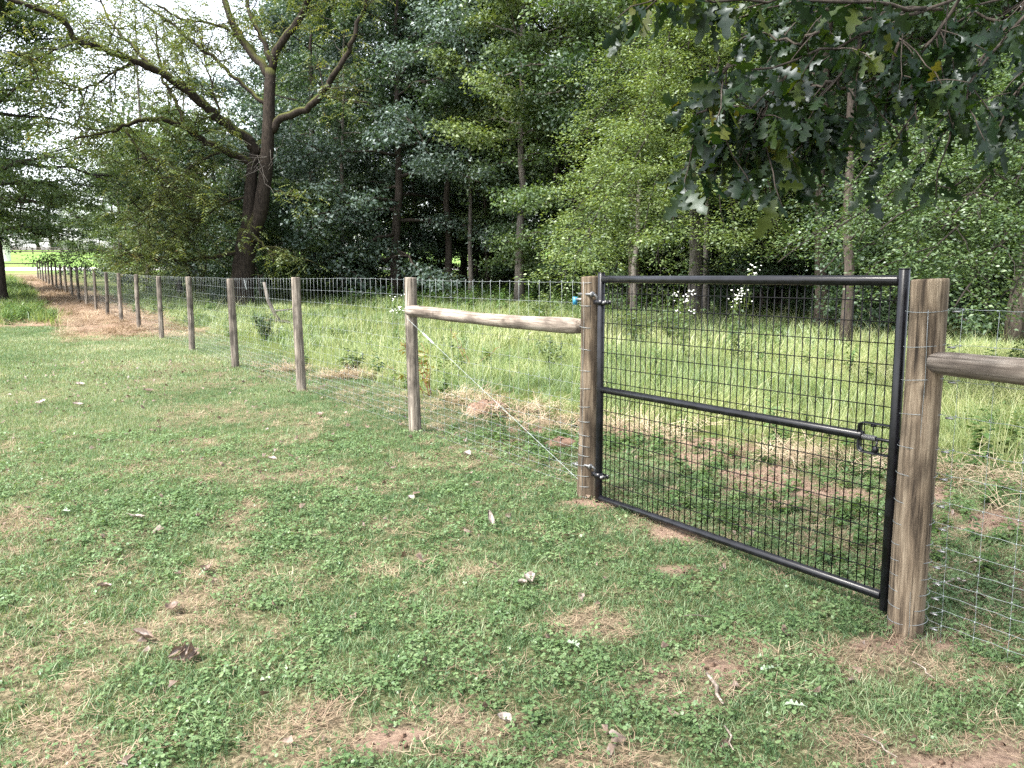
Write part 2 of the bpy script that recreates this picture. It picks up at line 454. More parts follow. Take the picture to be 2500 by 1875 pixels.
def masks(x, y):
    s, o = fcoord(x, y)
    wob = (fbm(x * 0.5, y * 0.5, 21) - 0.5)
    fine = (fbm(x * 2.2, y * 2.2, 33) - 0.5)
    meadow = sstep(-0.25, 0.35, o - edge_off(s) + 1.4 * wob + 0.6 * fine) * (s > -60)
    # straw strip each side of the far fence
    strip = sstep(19.5, 24, s + 3 * wob) * sstep(-2.0, -1.1, o + 1.0 * wob + 0.5 * fine + 0.4 * (1 - sstep(20, 30, s))) * (1 - sstep(0.5, 2.0, o + 1.6 * wob + 0.6 * fine))
    pile = sstep(25.2, 26.2, y + 1.0 * wob) * (1 - sstep(27.0, 27.8, y + 1.0 * wob)) * sstep(-17.0, -15.0, x) * (o < 0)
    lawn_end = sstep(25.6, 26.6, y + 1.2 * wob + 0.16 * (x + 16))
    weeds = lawn_end * (1 - sstep(-2.2, -1.3, o + 1.0 * wob + 0.5 * fine)) * (1 - pile) * (1 - sstep(84, 88, y))
    straw = np.clip(np.maximum(strip, pile), 0, 1)
    # worn brown patches of the lawn (dead thatch)
    d1 = fbm(x * 0.75 + 3.1, y * 0.75, 51)
    d2 = fbm(x * 2.6, y * 2.6, 77)
    d3 = fbm(x * 7.0, y * 7.0, 88, 3)
    dead = 0.55 * sstep(0.52, 0.68, 0.42 * d1 + 0.33 * d2 + 0.25 * d3)
    spots = [(-1.75, 2.75, 0.50), (-2.3, 3.2, 0.45), (-0.75, 2.95, 0.55), (-0.25, 3.0, 0.40), (0.35, 2.65, 0.4), (0.75, 3.3, 0.45), (1.0, 3.6, 0.35),
             (1.3, 2.75, 0.55), (1.7, 2.8, 0.45), (2.1, 2.7, 0.5), (-1.3, 4.6, 0.45), (-2.6, 5.2, 0.5), (-1.0, 6.4, 0.6), (-0.4, 7.2, 0.8), (-3.2, 7.0, 0.9), (0.4, 3.9, 0.3), (1.75, 3.55, 0.45),
             (-3.6, 9.8, 1.2), (-4.8, 12.8, 1.6), (-6.5, 14.8, 1.5), (-2.6, 9.4, 1.2), (-7.5, 11, 1.5)]
    for a, b, r in spots:
        k = np.exp(-(((x - a) / r) ** 2 + ((y - b) / (r * 0.75)) ** 2))
        dead = np.maximum(dead, (0.9 if b < 4 else 0.42) * sstep(0.35, 0.95, k + 0.9 * (d2 - 0.5) + 0.9 * (d3 - 0.5)))
    # worn wheel tracks
    for tr_, wd in ((((-1.79, 1.5), (-1.80, 2.9), (-1.70, 3.63), (-1.67, 4.25), (-1.84, 5.5), (-2.0, 6.5), (-2.15, 8.5), (-2.6, 11.0)), 0.20), (((-3.0, 3.0), (-3.21, 5.07), (-3.37, 5.61), (-3.73, 6.64), (-4.22, 8.13), (-5.0, 11.0)), 0.26)):
        tx = np.interp(y, [q[1] for q in tr_], [q[0] for q in tr_])
        k = np.exp(-((x - tx + 0.25 * (d1 - 0.5)) / wd) ** 2) * (1 - sstep(5.5, 8.5, y)) * sstep(1.0, 2.0, y)
        dead = np.maximum(dead, 0.8 * sstep(0.5, 1.1, k + 1.1 * (d2 - 0.5) + 0.9 * (d3 - 0.5)))
    # bare red soil
    bare = np.zeros_like(x)
    bsp = [(0.98, 5.15, 0.22, 0.16), (0.95, 4.65, 0.16, 0.08), (0.92, 3.52, 0.16, 0.10), (1.75, 3.72, 0.22, 0.12), (1.62, 2.75, 0.28, 0.14), (1.95, 2.68, 0.22, 0.14), (1.25, 2.55, 0.25, 0.10), (-0.45, 2.9, 0.22, 0.10),
           (-2.05, 2.85, 0.22, 0.14), (0.10, 2.55, 0.2, 0.08), (0.56, 5.9, 0.25, 0.18), (1.9, 3.78, 0.2, 0.12), (0.6, 3.45, 0.2, 0.1),
           (1.85, 7.7, 0.6, 0.9), (1.9, 6.5, 0.55, 0.7), (2.5, 6.1, 0.5, 0.3), (1.0, 8.6, 0.5, 0.35), (0.1, 8.7, 0.35, 0.3), (3.1, 6.2, 0.5, 0.4), (3.3, 5.4, 0.35, 0.35), (3.0, 4.2, 0.5, 0.4), (2.7, 3.7, 0.4, 0.3)]
    for a, b, r, q in bsp:
        bare = np.maximum(bare, np.exp(-(((x - a) / r) ** 2 + ((y - b) / q) ** 2)))
    bare = sstep(0.42, 0.80, bare + 0.8 * (d2 - 0.5) + 1.1 * (d3 - 0.5))
    # trampled soil of the straw strip
    bare = np.maximum(bare, straw * 0.85 * sstep(0.44, 0.58, fbm(x * 0.6 + 7, y * 0.35, 91)))
    return meadow, straw, weeds, dead, bare, s, o


# ------------------------------------------------------------------ ground sheet
def axis_lines(c0, c1, st, lo, hi, g=1.13):
    a = list(np.arange(c0, c1 + 1e-6, st))
    d = st; x = a[-1]
    while x < hi:
        d *= g; x += d; a.append(x)
    d = st; x = a[0]; pre = []
    while x > lo:
        d *= g; x -= d; pre.append(x)
    return np.array(pre[::-1] + a)


gx = axis_lines(-4.0, 5.0, 0.085, -500, 500, 1.06)
gy = axis_lines(2.0, 8.0, 0.085, -60, 900, 1.045)
GX, GY = np.meshgrid(gx, gy)
me_, st_, we_, de_, ba_, _, _ = masks(GX.ravel(), GY.ravel())
GZ = gz(GX.ravel(), GY.ravel()) + 0.012 * (fbm(GX.ravel() * 5, GY.ravel() * 5, 8, 2) - 0.5) * (np.abs(GY.ravel()) < 40)
nx, ny = len(gx), len(gy)
ii, jj = np.meshgrid(np.arange(nx - 1), np.arange(ny - 1))
base = (jj * nx + ii).ravel()
quads = np.stack([base, base + 1, base + nx + 1, base + nx], 1)
far_field = sstep(82, 90, GY.ravel())
gm = new_mesh("ground", np.stack([GX.ravel(), GY.ravel(), GZ], 1), quads,
              {"straw": st_, "dead": de_, "bare": ba_, "meadow": np.maximum(me_, we_) * (1 - far_field), "field": far_field})


def ground_material():
    m, n, l = nt("ground_soil_and_thatch")
    def A(k):
        a = n.new("ShaderNodeAttribute"); a.attribute_name = k; return a.outputs["Fac"]
    tc = n.new("ShaderNodeTexCoord")
    def N(s, d=6, r=0.65):
        k = n.new("ShaderNodeTexNoise"); k.inputs["Scale"].default_value = s; k.inputs["Detail"].default_value = d; k.inputs["Roughness"].default_value = r
        l.new(tc.outputs["Object"], k.inputs["Vector"]); return k.outputs[0]
    def R(f, st):
        r = ramp(n, st); l.new(f, r.inputs[0]); return r.outputs[0]
    fine = N(42, 8, 0.75); mid = N(3.2); big = N(0.35)
    lawn = R(fine, [(0.36, (0.016, 0.019, 0.009)), (0.5, (0.065, 0.068, 0.032)), (0.62, (0.20, 0.185, 0.11))])
    lawn = mixc(n, l, math_node(n, l, 'MULTIPLY', big, 0.35), lawn, (0.050, 0.075, 0.028))
    dead = R(fine, [(0.36, (0.040, 0.028, 0.020)), (0.5, (0.155, 0.115, 0.080)), (0.63, (0.33, 0.262, 0.185))])
    strw = R(fine, [(0.28, (0.11, 0.072, 0.05)), (0.5, (0.24, 0.165, 0.112)), (0.7, (0.38, 0.285, 0.195))])
    soil = R(mid, [(0.3, (0.13, 0.085, 0.062)), (0.7, (0.26, 0.18, 0.135))])
    soil = mixc(n, l, 0.6, soil, R(fine, [(0.3, (0.06, 0.038, 0.028)), (0.7, (0.33, 0.24, 0.185))]))
    mead = R(fine, [(0.3, (0.03, 0.045, 0.014)), (0.7, (0.11, 0.13, 0.04))])
    fld = R(big, [(0.3, (0.10, 0.19, 0.045)), (0.7, (0.17, 0.25, 0.07))])
    c = mixc(n, l, math_node(n, l, 'MULTIPLY', A("dead"), 0.85), lawn, dead)
    c = mixc(n, l, A("meadow"), c, mead)
    c = mixc(n, l, A("straw"), c, strw)
    c = mixc(n, l, A("bare"), c, soil)
    c = mixc(n, l, A("field"), c, fld)
    b = n.new("ShaderNodeBsdfPrincipled"); b.inputs["Roughness"].default_value = 1.0; b.inputs["Specular IOR Level"].default_value = 0.05
    l.new(c, b.inputs["Base Color"])
    bp = n.new("ShaderNodeBump"); bp.inputs["Strength"].default_value = 0.7; bp.inputs["Distance"].default_value = 0.02
    l.new(fine, bp.inputs["Height"]); l.new(bp.outputs[0], b.inputs["Normal"])
    o = n.new("ShaderNodeOutputMaterial"); l.new(b.outputs[0], o.inputs[0])
    return m


tag(obj("ground", gm, ground_material()), kind="structure")

# pale road across the far end of the fence, and its low verge
rb = MB()
xs = np.linspace(-260, 40, 120)
def road_y(x): return 92 + 0.02 * (x + 45)
L_ = np.stack([xs, road_y(xs), gz(xs, road_y(xs)) + 0.03], 1)
R_ = np.stack([xs, road_y(xs) + 7.0, gz(xs, road_y(xs) + 7.0) + 0.03], 1)
Mi_ = np.stack([xs, road_y(xs) + 3.5, gz(xs, road_y(xs) + 3.5) + 0.06], 1)
k = len(xs); i = np.arange(k - 1)
rb.add(np.concatenate([L_, Mi_, R_]), np.concatenate([np.stack([i, i + 1, k + i + 1, k + i], 1), np.stack([k + i, k + i + 1, 2 * k + i + 1, 2 * k + i], 1)]))
tag(rb.build("road", M['road']), kind="structure")


# ------------------------------------------------------------------ fence posts
def post_mesh(name, h, r0, r1, lean=(0, 0), n=22, m=14, seed=0):
    g = np.random.default_rng(seed)
    b = MB()
    z = np.concatenate([np.linspace(-0.15, h - 0.012, m), [h - 0.004, h]])
    t = np.clip(z / h, 0, 1)
    rad = r0 + (r1 - r0) * t
    rad[-2] *= 0.985; rad[-1] *= 0.93
    ph = np.arange(n) * 2 * PI / n
    oval = 1 + 0.035 * np.cos(2 * ph + g.random() * 6) + 0.02 * np.cos(3 * ph + g.random() * 6) + 0.012 * (g.random(n) - 0.5)
    bulge = 1 + 0.02 * np.sin(z * 4 + g.random() * 6)
    wx = 0.008 * np.sin(z * 2.1 + g.random() * 6); wy = 0.008 * np.sin(z * 1.7 + g.random() * 6)
    rr = rad[:, None] * oval[None, :] * bulge[:, None]
    ck = int(g.integers(n)); rr[3:, ck] *= 0.955         # drying crack
    X = rr * np.cos(ph) + wx[:, None] + lean[0] * z[:, None]
    Y = rr * np.sin(ph) + wy[:, None] + lean[1] * z[:, None]
    Z = np.repeat(z[:, None], n, 1)
    Z[-2:] += (0.004 * np.cos(ph + g.random() * 6))[None, :]
    V = np.stack([X, Y, Z], -1).reshape(-1, 3)
    mm = len(z); a = np.arange(mm - 1)[:, None] * n; j = np.arange(n)[None, :]; j2 = (j + 1) % n
    q = np.stack([a + j, a + j2, a + n + j2, a + n + j], -1).reshape(-1, 4)
    top = V[-n:].mean(0); V = np.concatenate([V, [top]])
    tt = [(mm * n, (mm - 1) * n + kk, (mm - 1) * n + (kk + 1) % n) for kk in range(n)]
    b.add(V, q, tt)
    return b.mesh(name)


S_HINGE, S_A, S_B = 2.56, 5.53, 9.27
ordinal = ["first", "second", "third", "fourth", "fifth", "sixth", "seventh", "eighth", "ninth", "tenth", "eleventh", "twelfth", "thirteenth", "fourteenth",
           "fifteenth", "sixteenth", "seventeenth", "eighteenth", "nineteenth", "twentieth", "twenty-first"]


def place_post(name, s, h, r0, r1, label, mat, seed, group=None, lean=(0, 0)):
    p = fs(s); z = float(gz(*p))
    o = obj(name, post_mesh(name, h, r0, r1, lean, seed=seed), mat, loc=(p[0], p[1], z))
    return tag(o, label, "fence post", group)


place_post("gate_post", 0.0, 1.69, 0.083, 0.083, "thick round wooden latch post wrapped in wire right of the black gate", M['gatepost'], 1)
place_post("gate_post", S_HINGE, 1.62, 0.072, 0.066, "round wooden hinge post wrapped in wire left of the black gate", M['gatepost'], 2)
GP = "round wooden posts of the wire fence"
post_s = [S_A, S_B] + [S_B + 3.77 * k for k in range(1, 20)]
look = {0: "stout brown fence post carrying the wooden brace rail beside the gate", 1: "pale round fence post, next one beyond the brace rail",
        2: "dark olive weathered fence post, second beyond the brace rail", 3: "grey-topped fence post, third beyond the brace rail"}
for k, s in enumerate(post_s):
    lab = look.get(k, "round wooden fence post, %s along the fence counted from the brace rail" % ordinal[k])
    if k == len(post_s) - 1: lab = "last round fence post at the far end, where a dark rail begins"
    rr = 0.063 if k == 0 else 0.061 + 0.008 * (rng.random() - 0.5)
    hh = 1.60 if k < 2 else 1.6 + 0.05 * (rng.random() - 0.5)
    place_post("fence_post", s, hh, rr * 1.04, rr * 0.97, lab, M['post'], 40 + k, GP, ((rng.random() - 0.5) * 0.025, (rng.random() - 0.5) * 0.025))
pr = fs(-2.6); place_post("gate_post", -2.62, 1.62, 0.08, 0.075, "round wooden brace post just past the right picture edge", M['gatepost'], 71)


def log_rail(p0, p1, r, label, seed):
    p0 = np.asarray(p0, float); p1 = np.asarray(p1, float)
    L = np.linalg.norm(p1 - p0); t = np.linspace(0, L, 26)
    g = np.random.default_rng(seed)
    b = MB()
    n = 20; ph = np.arange(n) * 2 * PI / n
    rad = r * (1 + 0.05 * np.sin(t * 2.6 + g.random() * 6) + 0.03 * np.sin(t * 7 + g.random() * 6))
    rad[0] *= 0.88; rad[-1] *= 0.88
    ov = 1 + 0.05 * np.cos(2 * ph + 1) + 0.03 * (g.random(n) - 0.5)
    cy = 0.010 * np.sin(t * 1.9 + 1); cz = 0.012 * np.sin(t * 1.4 + 2)
    rr = rad[:, None] * ov[None, :] * (1 + 0.02 * (g.random((26, n)) - 0.5))
    V = np.stack([np.repeat(t[:, None], n, 1), rr * np.cos(ph) + cy[:, None], rr * np.sin(ph) + cz[:, None]], -1).reshape(-1, 3)
    a = np.arange(25)[:, None] * n; j = np.arange(n)[None, :]; j2 = (j + 1) % n
    q = np.stack([a + j, a + n + j, a + n + j2, a + j2], -1).reshape(-1, 4)
    V = np.concatenate([V, [[0, cy[0], cz[0]], [L, cy[-1], cz[-1]]]])
    tt = [(26 * n, kk, (kk + 1) % n) for kk in range(n)] + [(26 * n + 1, 25 * n + (kk + 1) % n, 25 * n + kk) for kk in range(n)]
    b.add(V, q, tt)
    o = b.build("brace_rail", M['rail'], loc=p0)
    o.rotation_euler = Vector(p1 - p0).to_track_quat('X', 'Z').to_euler()
    return tag(o, label, "log rail", "wooden brace rails of the fence")


pa, ph_, pz = fs(S_A), fs(S_HINGE), fs(0.0)
za, zh = float(gz(*pa)) + 1.255, float(gz(*ph_)) + 1.265
log_rail([pa[0] - FN[0] * 0.05, pa[1] - FN[1] * 0.05, za], [ph_[0] + FD[0] * 0.055 - FN[0] * 0.035, ph_[1] + FD[1] * 0.055 - FN[1] * 0.035, zh], 0.058,
         "horizontal peeled log rail between the hinge post and the next fence post", 3)
q0, q1 = fs(-0.06, -0.03), fs(-2.6, -0.02)
log_rail([q0[0], q0[1], -0.085 + 1.305], [q1[0], q1[1], -0.085 + 1.30], 0.058, "horizontal log rail leaving the latch post at the right picture edge", 4)

# ------------------------------------------------------------------ woven wire
WZ = np.cumsum([0.0, 0.076, 0.073, 0.074, 0.073, 0.076, 0.084, 0.102, 0.105, 0.128, 0.128, 0.157, 0.163, 0.157, 0.160])
WR = 0.00105


def wire_run(name, s0, s1, label, n_parts, near_end, off=0.075, z_fix=None, wrap_r=0.07, bottom=0.03):
    root = thing(name, label, "wire fence", (*fs(s0), float(gz(*fs(s0)))))
    o3 = np.array(root.location)
    ss = np.arange(s0, s1, 0.1524) if s1 > s0 else np.arange(s0, s1, -0.1524)
    ss = np.append(ss, s1)
    P = F0[None, :] + FD[None, :] * ss[:, None] + FN[None, :] * off
    Zg = gz(*(F0[None, :] + FD[None, :] * ss[:, None]).T) if z_fix is None else np.full(len(ss), z_fix)
    ker = np.ones(15) / 15
    if len(Zg) > 40: Zg = np.convolve(np.pad(Zg, 7, mode='edge'), ker, 'valid')
    for w, z in enumerate(WZ):
        b = MB()
        wob = 0.0035 * (rng.random(len(ss)) - 0.5) + 0.006 * np.sin(ss * 0.8 + w)
        sag = -0.006 * np.sin((ss % 3.77) / 3.77 * PI)
        # crimp between stays
        sm = np.repeat(np.arange(len(ss)), 2)[:-1].astype(float); sm[1::2] += 0.5
        far_pts = sm > 110
        idx = np.arange(len(ss))
        pz_ = np.interp(sm, idx, Zg + z + bottom + wob + sag); px = np.interp(sm, idx, P[:, 0]); py = np.interp(sm, idx, P[:, 1])
        pz_[1::2] += 0.0035 * (1 if w % 2 else -1)
        px[1::2] += FN[0] * 0.003; py[1::2] += FN[1] * 0.003
        keep = ~far_pts | (np.arange(len(sm)) % 12 == 0); keep[-1] = True
        b.tube(np.stack([px, py, pz_], 1)[keep] - o3, WR * (1.15 if w in (0, 14) else 1), 5)
        b.build("line_wire", M['wire'], root)
    # stays: one mesh shared by the ones that can be picked out, the far ones in one part
    b = MB(); zz = WZ + bottom
    b.tube(np.stack([0.002 * np.sin(np.arange(len(zz)) * 2.1), 0 * zz, zz], 1), WR * 0.95, 5)
    sme = b.mesh("stay_wire"); sme.materials.append(M['wire'])
    far = MB(); kn = MB()
    for k in range(1, len(ss) - 1):
        p = np.array([P[k, 0], P[k, 1], Zg[k]]) - o3
        if k < n_parts:
            obj("stay_wire", sme, None, root, loc=p, rot=(0.006 * (rng.random() - 0.5), 0.012 * (rng.random() - 0.5), rng.random() * 6))
        else:
            far.tube(np.stack([0 * zz + p[0], 0 * zz + p[1], zz + p[2]], 1)[[0, 7, 14]], WR, 4, False)
        if abs(ss[k] - s0) < near_end:
            for z in zz:
                kn.ball(p + [0, 0, z], 0.0042, 5, 3, (0.9, 0.9, 1.25))
    if far.n:
        tag(far.build("distant_stay_wires", M['wire'], root), kind="stuff")
    if kn.n:
        tag(kn.build("wire_knots", M['wire'], root), kind="stuff")
    # turns of wire round the gate post
    for w, z in enumerate(WZ):
        b = MB()
        sgn = 1 if s1 > s0 else -1
        a0 = math.atan2(FN[1], FN[0]); side = math.atan2(FD[1] * sgn, FD[0] * sgn)
        turn = np.linspace(0, 1, 22)
        # start on the meadow side, go round the gate side to the front and back towards the mesh
        dirn = 1 if math.sin(a0 - side) < 0 else -1
        ang = a0 - dirn * (-1) * turn * PI * 1.35
        cc = fs(s0 * 1.0)
        zc = float(gz(*fs(S_HINGE if s0 > 1 else 0.0))) if z_fix is None else z_fix
        rw = wrap_r + 0.0025 + (0.0 if s0 > 1 else 0.0)
        X = cc[0] + rw * np.cos(ang); Y = cc[1] + rw * np.sin(ang); Z = zc + z + bottom + 0.006 * np.sin(turn * 5 + w) - 0.01 * turn
        b.tube(np.stack([X, Y, Z], 1) - o3, WR * 1.35, 5)
        b.build("wrapped_wire", M['wire'], root)
    b = MB()
    fa = math.atan2(-FN[1], -FN[0]) + (0.35 if s0 > 1 else 0.65)
    cc = fs(s0); zc = float(gz(*cc)) if z_fix is None else z_fix
    b.tube(np.stack([cc[0] + (wrap_r + 0.005) * math.cos(fa) + 0.003 * np.sin(np.arange(15) * 1.7), cc[1] + (wrap_r + 0.005) * math.sin(fa) + 0 * zz, zc + zz], 1) - o3, WR, 5)
    b.build("stay_wire", M['wire'], root)
    if s0 <= 1:       # crimp sleeves where the wire ends are tied off
        for z in WZ:
            b = MB(); p = fs(s0 - wrap_r - 0.035 - 0.02 * rng.random(), -0.02)
            b.tube(np.array([[0, 0, 0], [-FD[0] * 0.035, -FD[1] * 0.035, 0.0]]) + [p[0], p[1], zc + z + bottom - 0.006] - o3, 0.0048, 6)
            b.build("crimp_sleeve", M['zinc'], root)
            b = MB(); pe = fs(s0 - 0.16, off)
            b.tube(np.array([[p[0], p[1], zc + z + bottom - 0.006], [pe[0], pe[1], zc + z + bottom]]) - o3, WR, 5)
            b.build("tied_wire", M['wire'], root)
    return root


wire_run("wire_fence", S_HINGE, post_s[-1], "galvanised woven wire mesh running from the hinge post along the far posts", 300, 13, wrap_r=0.071)
wire_run("wire_fence", 0.0, -2.62, "galvanised woven wire mesh right of the latch post", 300, 5, off=0.03, z_fix=-0.085, wrap_r=0.086, bottom=0.0)

# diagonal brace wire with its white tightener
b_root = thing("brace_wire", "white diagonal tension wire from the rail post down to the hinge post foot", "wire", (*pa, float(gz(*pa))))
o3 = np.array(b_root.location)
A1 = np.array([pa[0] - 0.02 - FN[0] * 0.06, pa[1] - FN[1] * 0.06, float(gz(*pa)) + 1.20]); A2 = np.array([ph_[0] - FN[0] * 0.07, ph_[1] - FN[1] * 0.07, float(gz(*ph_)) + 0.13])
t = np.linspace(0, 1, 60)[:, None]
lin = A1 + (A2 - A1) * t
for sg in (0, PI):
    b = MB()
    wv = 0.0022 * np.stack([np.cos(t[:, 0] * 70 + sg) * 0.3, 0 * t[:, 0], np.sin(t[:, 0] * 70 + sg)], 1)
    b.tube(lin + wv - o3, 0.0010, 5); b.build("wire_strand", M['whiterope'], b_root)
b = MB(); b.tube(np.array([A1 + (A2 - A1) * 0.13, A1 + (A2 - A1) * 0.14, A1 + (A2 - A1) * 0.20, A1 + (A2 - A1) * 0.21]) - o3, [0.004, 0.009, 0.008, 0.004], 8); b.build("tightener", M['white'], b_root)
b = MB(); c = A1 + (A2 - A1) * 0.13
for dx, dz in ((0.03, 0.05), (-0.02, 0.05), (0.05, 0.0)):
    b.tube(np.array([c, c + [dx * .7, 0.01, dz * .7]]) - o3, 0.0014, 5)
b.build("wire_tail", M['whiterope'], b_root)

# ------------------------------------------------------------------ gate
GT = np.array([0.626, 5.885]); GE = np.array([1.862, 4.0])
gw = float(np.linalg.norm(GE - GT)); gang = math.atan2(GE[1] - GT[1], GE[0] - GT[0])
gate = thing("farm_gate", "black tubular steel gate with black wire mesh between two wooden posts", "gate", (GT[0], GT[1], 0.0), gang)
GB, GTOP = 0.02, 1.60


def gp(mb, name, mat=None, parent=None):
    return mb.build(name, mat or M['black'], parent or gate)


def rail_tube(p, q, r, n=18):
    b = MB(); p = np.array(p, float); q = np.array(q, float)
    ts = np.array([0, 0.002, 0.5, 0.998, 1.0])[:, None]
    b.tube(p + (q - p) * ts, np.array([0.85, 1, 1, 1, 0.85]) * r, n)
    return b


gp(rail_tube((0, 0, GB - 0.02), (0, 0, GTOP + 0.045), 0.026), "stile")
gp(rail_tube((gw, 0, GB - 0.055), (gw, 0, GTOP + 0.055), 0.026), "stile")
gp(rail_tube((0.02, 0, GTOP), (gw - 0.02, 0, GTOP), 0.026), "top_rail")
gp(rail_tube((0.02, 0, GB + 0.015), (gw - 0.02, 0, GB + 0.015), 0.024), "bottom_rail")
MIDZ = 0.825
gp(rail_tube((0.02, 0, MIDZ), (gw - 0.17, 0, MIDZ), 0.024), "middle_rail")
for xx, zt in ((0, GTOP + 0.045), (gw, GTOP + 0.055)):
    b = MB(); b.tube([(xx, 0, zt), (xx, 0, zt + 0.004)], 0.0285, 18); gp(b, "stile_cap")
mz0, mz1 = GB + 0.015, GTOP
b = MB(); b.tube([(0, 0, mz0), (0, 0, mz1)], 0.0030, 6); vme = b.mesh("mesh_upright_wire"); vme.materials.append(M['blackwire'])
nv = 45
for k in range(1, nv):
    obj("mesh_upright_wire", vme, None, gate, loc=(0.02 + (gw - 0.04) * k / nv, 0.004, 0))
b = MB(); b.tube([(0.02, 0, 0), (gw - 0.02, 0, 0)], 0.0028, 6); hme = b.mesh("mesh_cross_wire"); hme.materials.append(M['blackwire'])
zc = GTOP - 0.0955
while zc > GB + 0.06:
    obj("mesh_cross_wire", hme, None, gate, loc=(0, -0.0003, zc)); zc -= 0.1035
# latch: bent flat loop, spring, bolt, knob
lx0, lx1 = gw - 0.19, gw - 0.02
b = MB()
loop = []
hz = 0.075
for (x, z) in ((lx1, hz), (lx0 + 0.022, hz), (lx0 + 0.006, hz - 0.007), (lx0, hz - 0.022), (lx0, -hz + 0.022), (lx0 + 0.006, -hz + 0.007), (lx0 + 0.022, -hz), (lx1, -hz)):
    loop.append((x, z))
loop = np.array(loop)
n_ = len(loop)
tn = np.gradient(loop, axis=0); tn /= np.linalg.norm(tn, axis=1)[:, None]; nm = np.stack([-tn[:, 1], tn[:, 0]], 1)
V = []
for (px, pz), (ax, az) in zip(loop, nm):
    for dy, dn in ((-0.019, -0.003), (0.019, -0.003), (0.019, 0.003), (-0.019, 0.003)):
        V.append((px + ax * dn, dy, pz + az * dn + MIDZ - 0.005))
q = []
for k in range(n_ - 1):
    for j in range(4):
        q.append((k * 4 + j, k * 4 + (j + 1) % 4, (k + 1) * 4 + (j + 1) % 4, (k + 1) * 4 + j))
b.add(V, q)
latch = gp(b, "latch")
latch["label"] = "black spring latch"
bo = MB(); bo.tube([(lx0 - 0.01, 0, MIDZ - 0.005), (gw + 0.055, 0, MIDZ - 0.005)], 0.0085, 10); bo.build("bolt", M['black'], latch)
bo = MB(); tt = np.linspace(0, 1, 160); bo.tube(np.stack([lx0 + 0.006 + 0.088 * tt, 0.0125 * np.cos(tt * 2 * PI * 15), MIDZ - 0.005 + 0.0125 * np.sin(tt * 2 * PI * 15)], 1), 0.0024, 5); bo.build("spring", M['zinc'], latch)
bo = MB(); bo.ball((lx0 + 0.105, -0.02, MIDZ - 0.055), 0.0155, 12, 8, (1, 1, 1.25)); bo.tube([(lx0 + 0.105, -0.005, MIDZ - 0.005), (lx0 + 0.105, -0.02, MIDZ - 0.05)], 0.005, 8); bo.build("knob", M['black'], latch)
bo = MB(); bo.box((lx0 + 0.075, 0, MIDZ + 0.06), (0.02, 0.02, 0.014)); bo.build("stop", M['black'], latch)
bo = MB(); bo.box((gw + 0.047, 0, MIDZ - 0.005), (0.02, 0.045, 0.045)); bo.build("strike", M['black'], latch)
# hinges
for hz in (1.44, 0.20):
    hb = MB(); hb.tube([(0, 0, hz - 0.018), (0, 0, hz + 0.018)], 0.033, 18)
    hb.box((-0.045, 0, hz), (0.05, 0.03, 0.030)); hb.box((0.055, -0.02, hz), (0.055, 0.008, 0.030)); hb.box((0.055, 0.02, hz), (0.055, 0.008, 0.030))
    hg = gp(hb, "hinge")
    pb = MB(); pb.tube([(-0.05, 0, hz - 0.02), (-0.05, 0, hz + 0.035), (-0.056, -0.01, hz + 0.05), (-0.09, -0.03, hz + 0.055), (-0.22, -0.03, hz + 0.055)], 0.009, 8); pb.build("hinge_pin", M['zinc'], hg)
    pb = MB(); pb.tube([(0.064, -0.034, hz), (0.064, 0.03, hz)], 0.008, 8); pb.ball((0.064, -0.034, hz), 0.011, 8, 5, (1, .6, 1)); pb.build("clamp_bolt", M['zinc'], hg)
    pb = MB(); pb.tube([(-0.058, -0.03, hz + 0.055), (-0.068, -0.03, hz + 0.055)], 0.02, 12); pb.build("washer", M['zinc'], hg)
# bolt end and blue tag at the back of the hinge post
p = fs(S_HINGE + 0.085, -0.02); zb = float(gz(*fs(S_HINGE)))
for hz, tagd in ((1.455, True), (0.225, False)):
    e = thing("bolt_end", "zinc bolt end with blue cap sticking out of the hinge post near its top" if tagd else "zinc bolt end sticking out low on the hinge post", "bolt", (p[0], p[1], zb + hz))
    b = MB(); L = 0.07; b.tube([(-FD[0] * 0.03, -FD[1] * 0.03, 0), (FD[0] * L, FD[1] * L, 0)], 0.010, 8); b.build("threaded_rod", M['zinc'], e)
    if tagd:
        b = MB(); b.box((FD[0] * (L - 0.005), FD[1] * (L - 0.005) - 0.012, -0.012), (0.034, 0.016, 0.058)); b.build("blue_cap", M['blue'], e, smooth=False)
    else:
        b = MB(); b.tube([(FD[0] * 0.02, FD[1] * 0.02, 0), (FD[0] * 0.035, FD[1] * 0.035, 0)], 0.016, 6); b.build("nut", M['zinc'], e, smooth=False)

# ------------------------------------------------------------------ far rails beyond the end of the fence
pl = fs(post_s[-1]); zl = float(gz(*pl))
b = MB(); b.tube([(0, 0, 1.32), (-3.5, 0.3, 1.36), (-7, 0.8, 1.40), (-12, 1.5, 1.50)], 0.05, 8)
far_rail = b.build("rail", M['darkwood'], loc=(pl[0], pl[1], zl)); tag(far_rail, "single dark rail running away from the last fence post past the left tree", "rail")
ff = thing("rail_fence", "low dark rail fence crossing the far green field under the leaves", "fence", (-60, 150, float(gz(-60, 150))))
for k in range(26):
    b = MB(); x = -70 + k * 5.0; b.tube([(x, 0, float(gz(x - 60, 150)) - float(gz(-60, 150)) - 0.3), (x, 0, 1.25)], 0.10, 6); b.build("post", M['darkwood'], ff)
for z in (0.5, 0.8, 1.1):
    b = MB(); b.box((-7, -0.12, z), (130, 0.06, 0.2)); b.build("rail", M['darkwood'], ff)
b = MB(); b.tube([(0, 0, -0.3), (0, 0, 0.1), (0, 0, 2.6), (0, 0, 2.7), (0, 0, 2.9)], [0.62, 0.6, 0.58, 0.7, 0.4], 12)
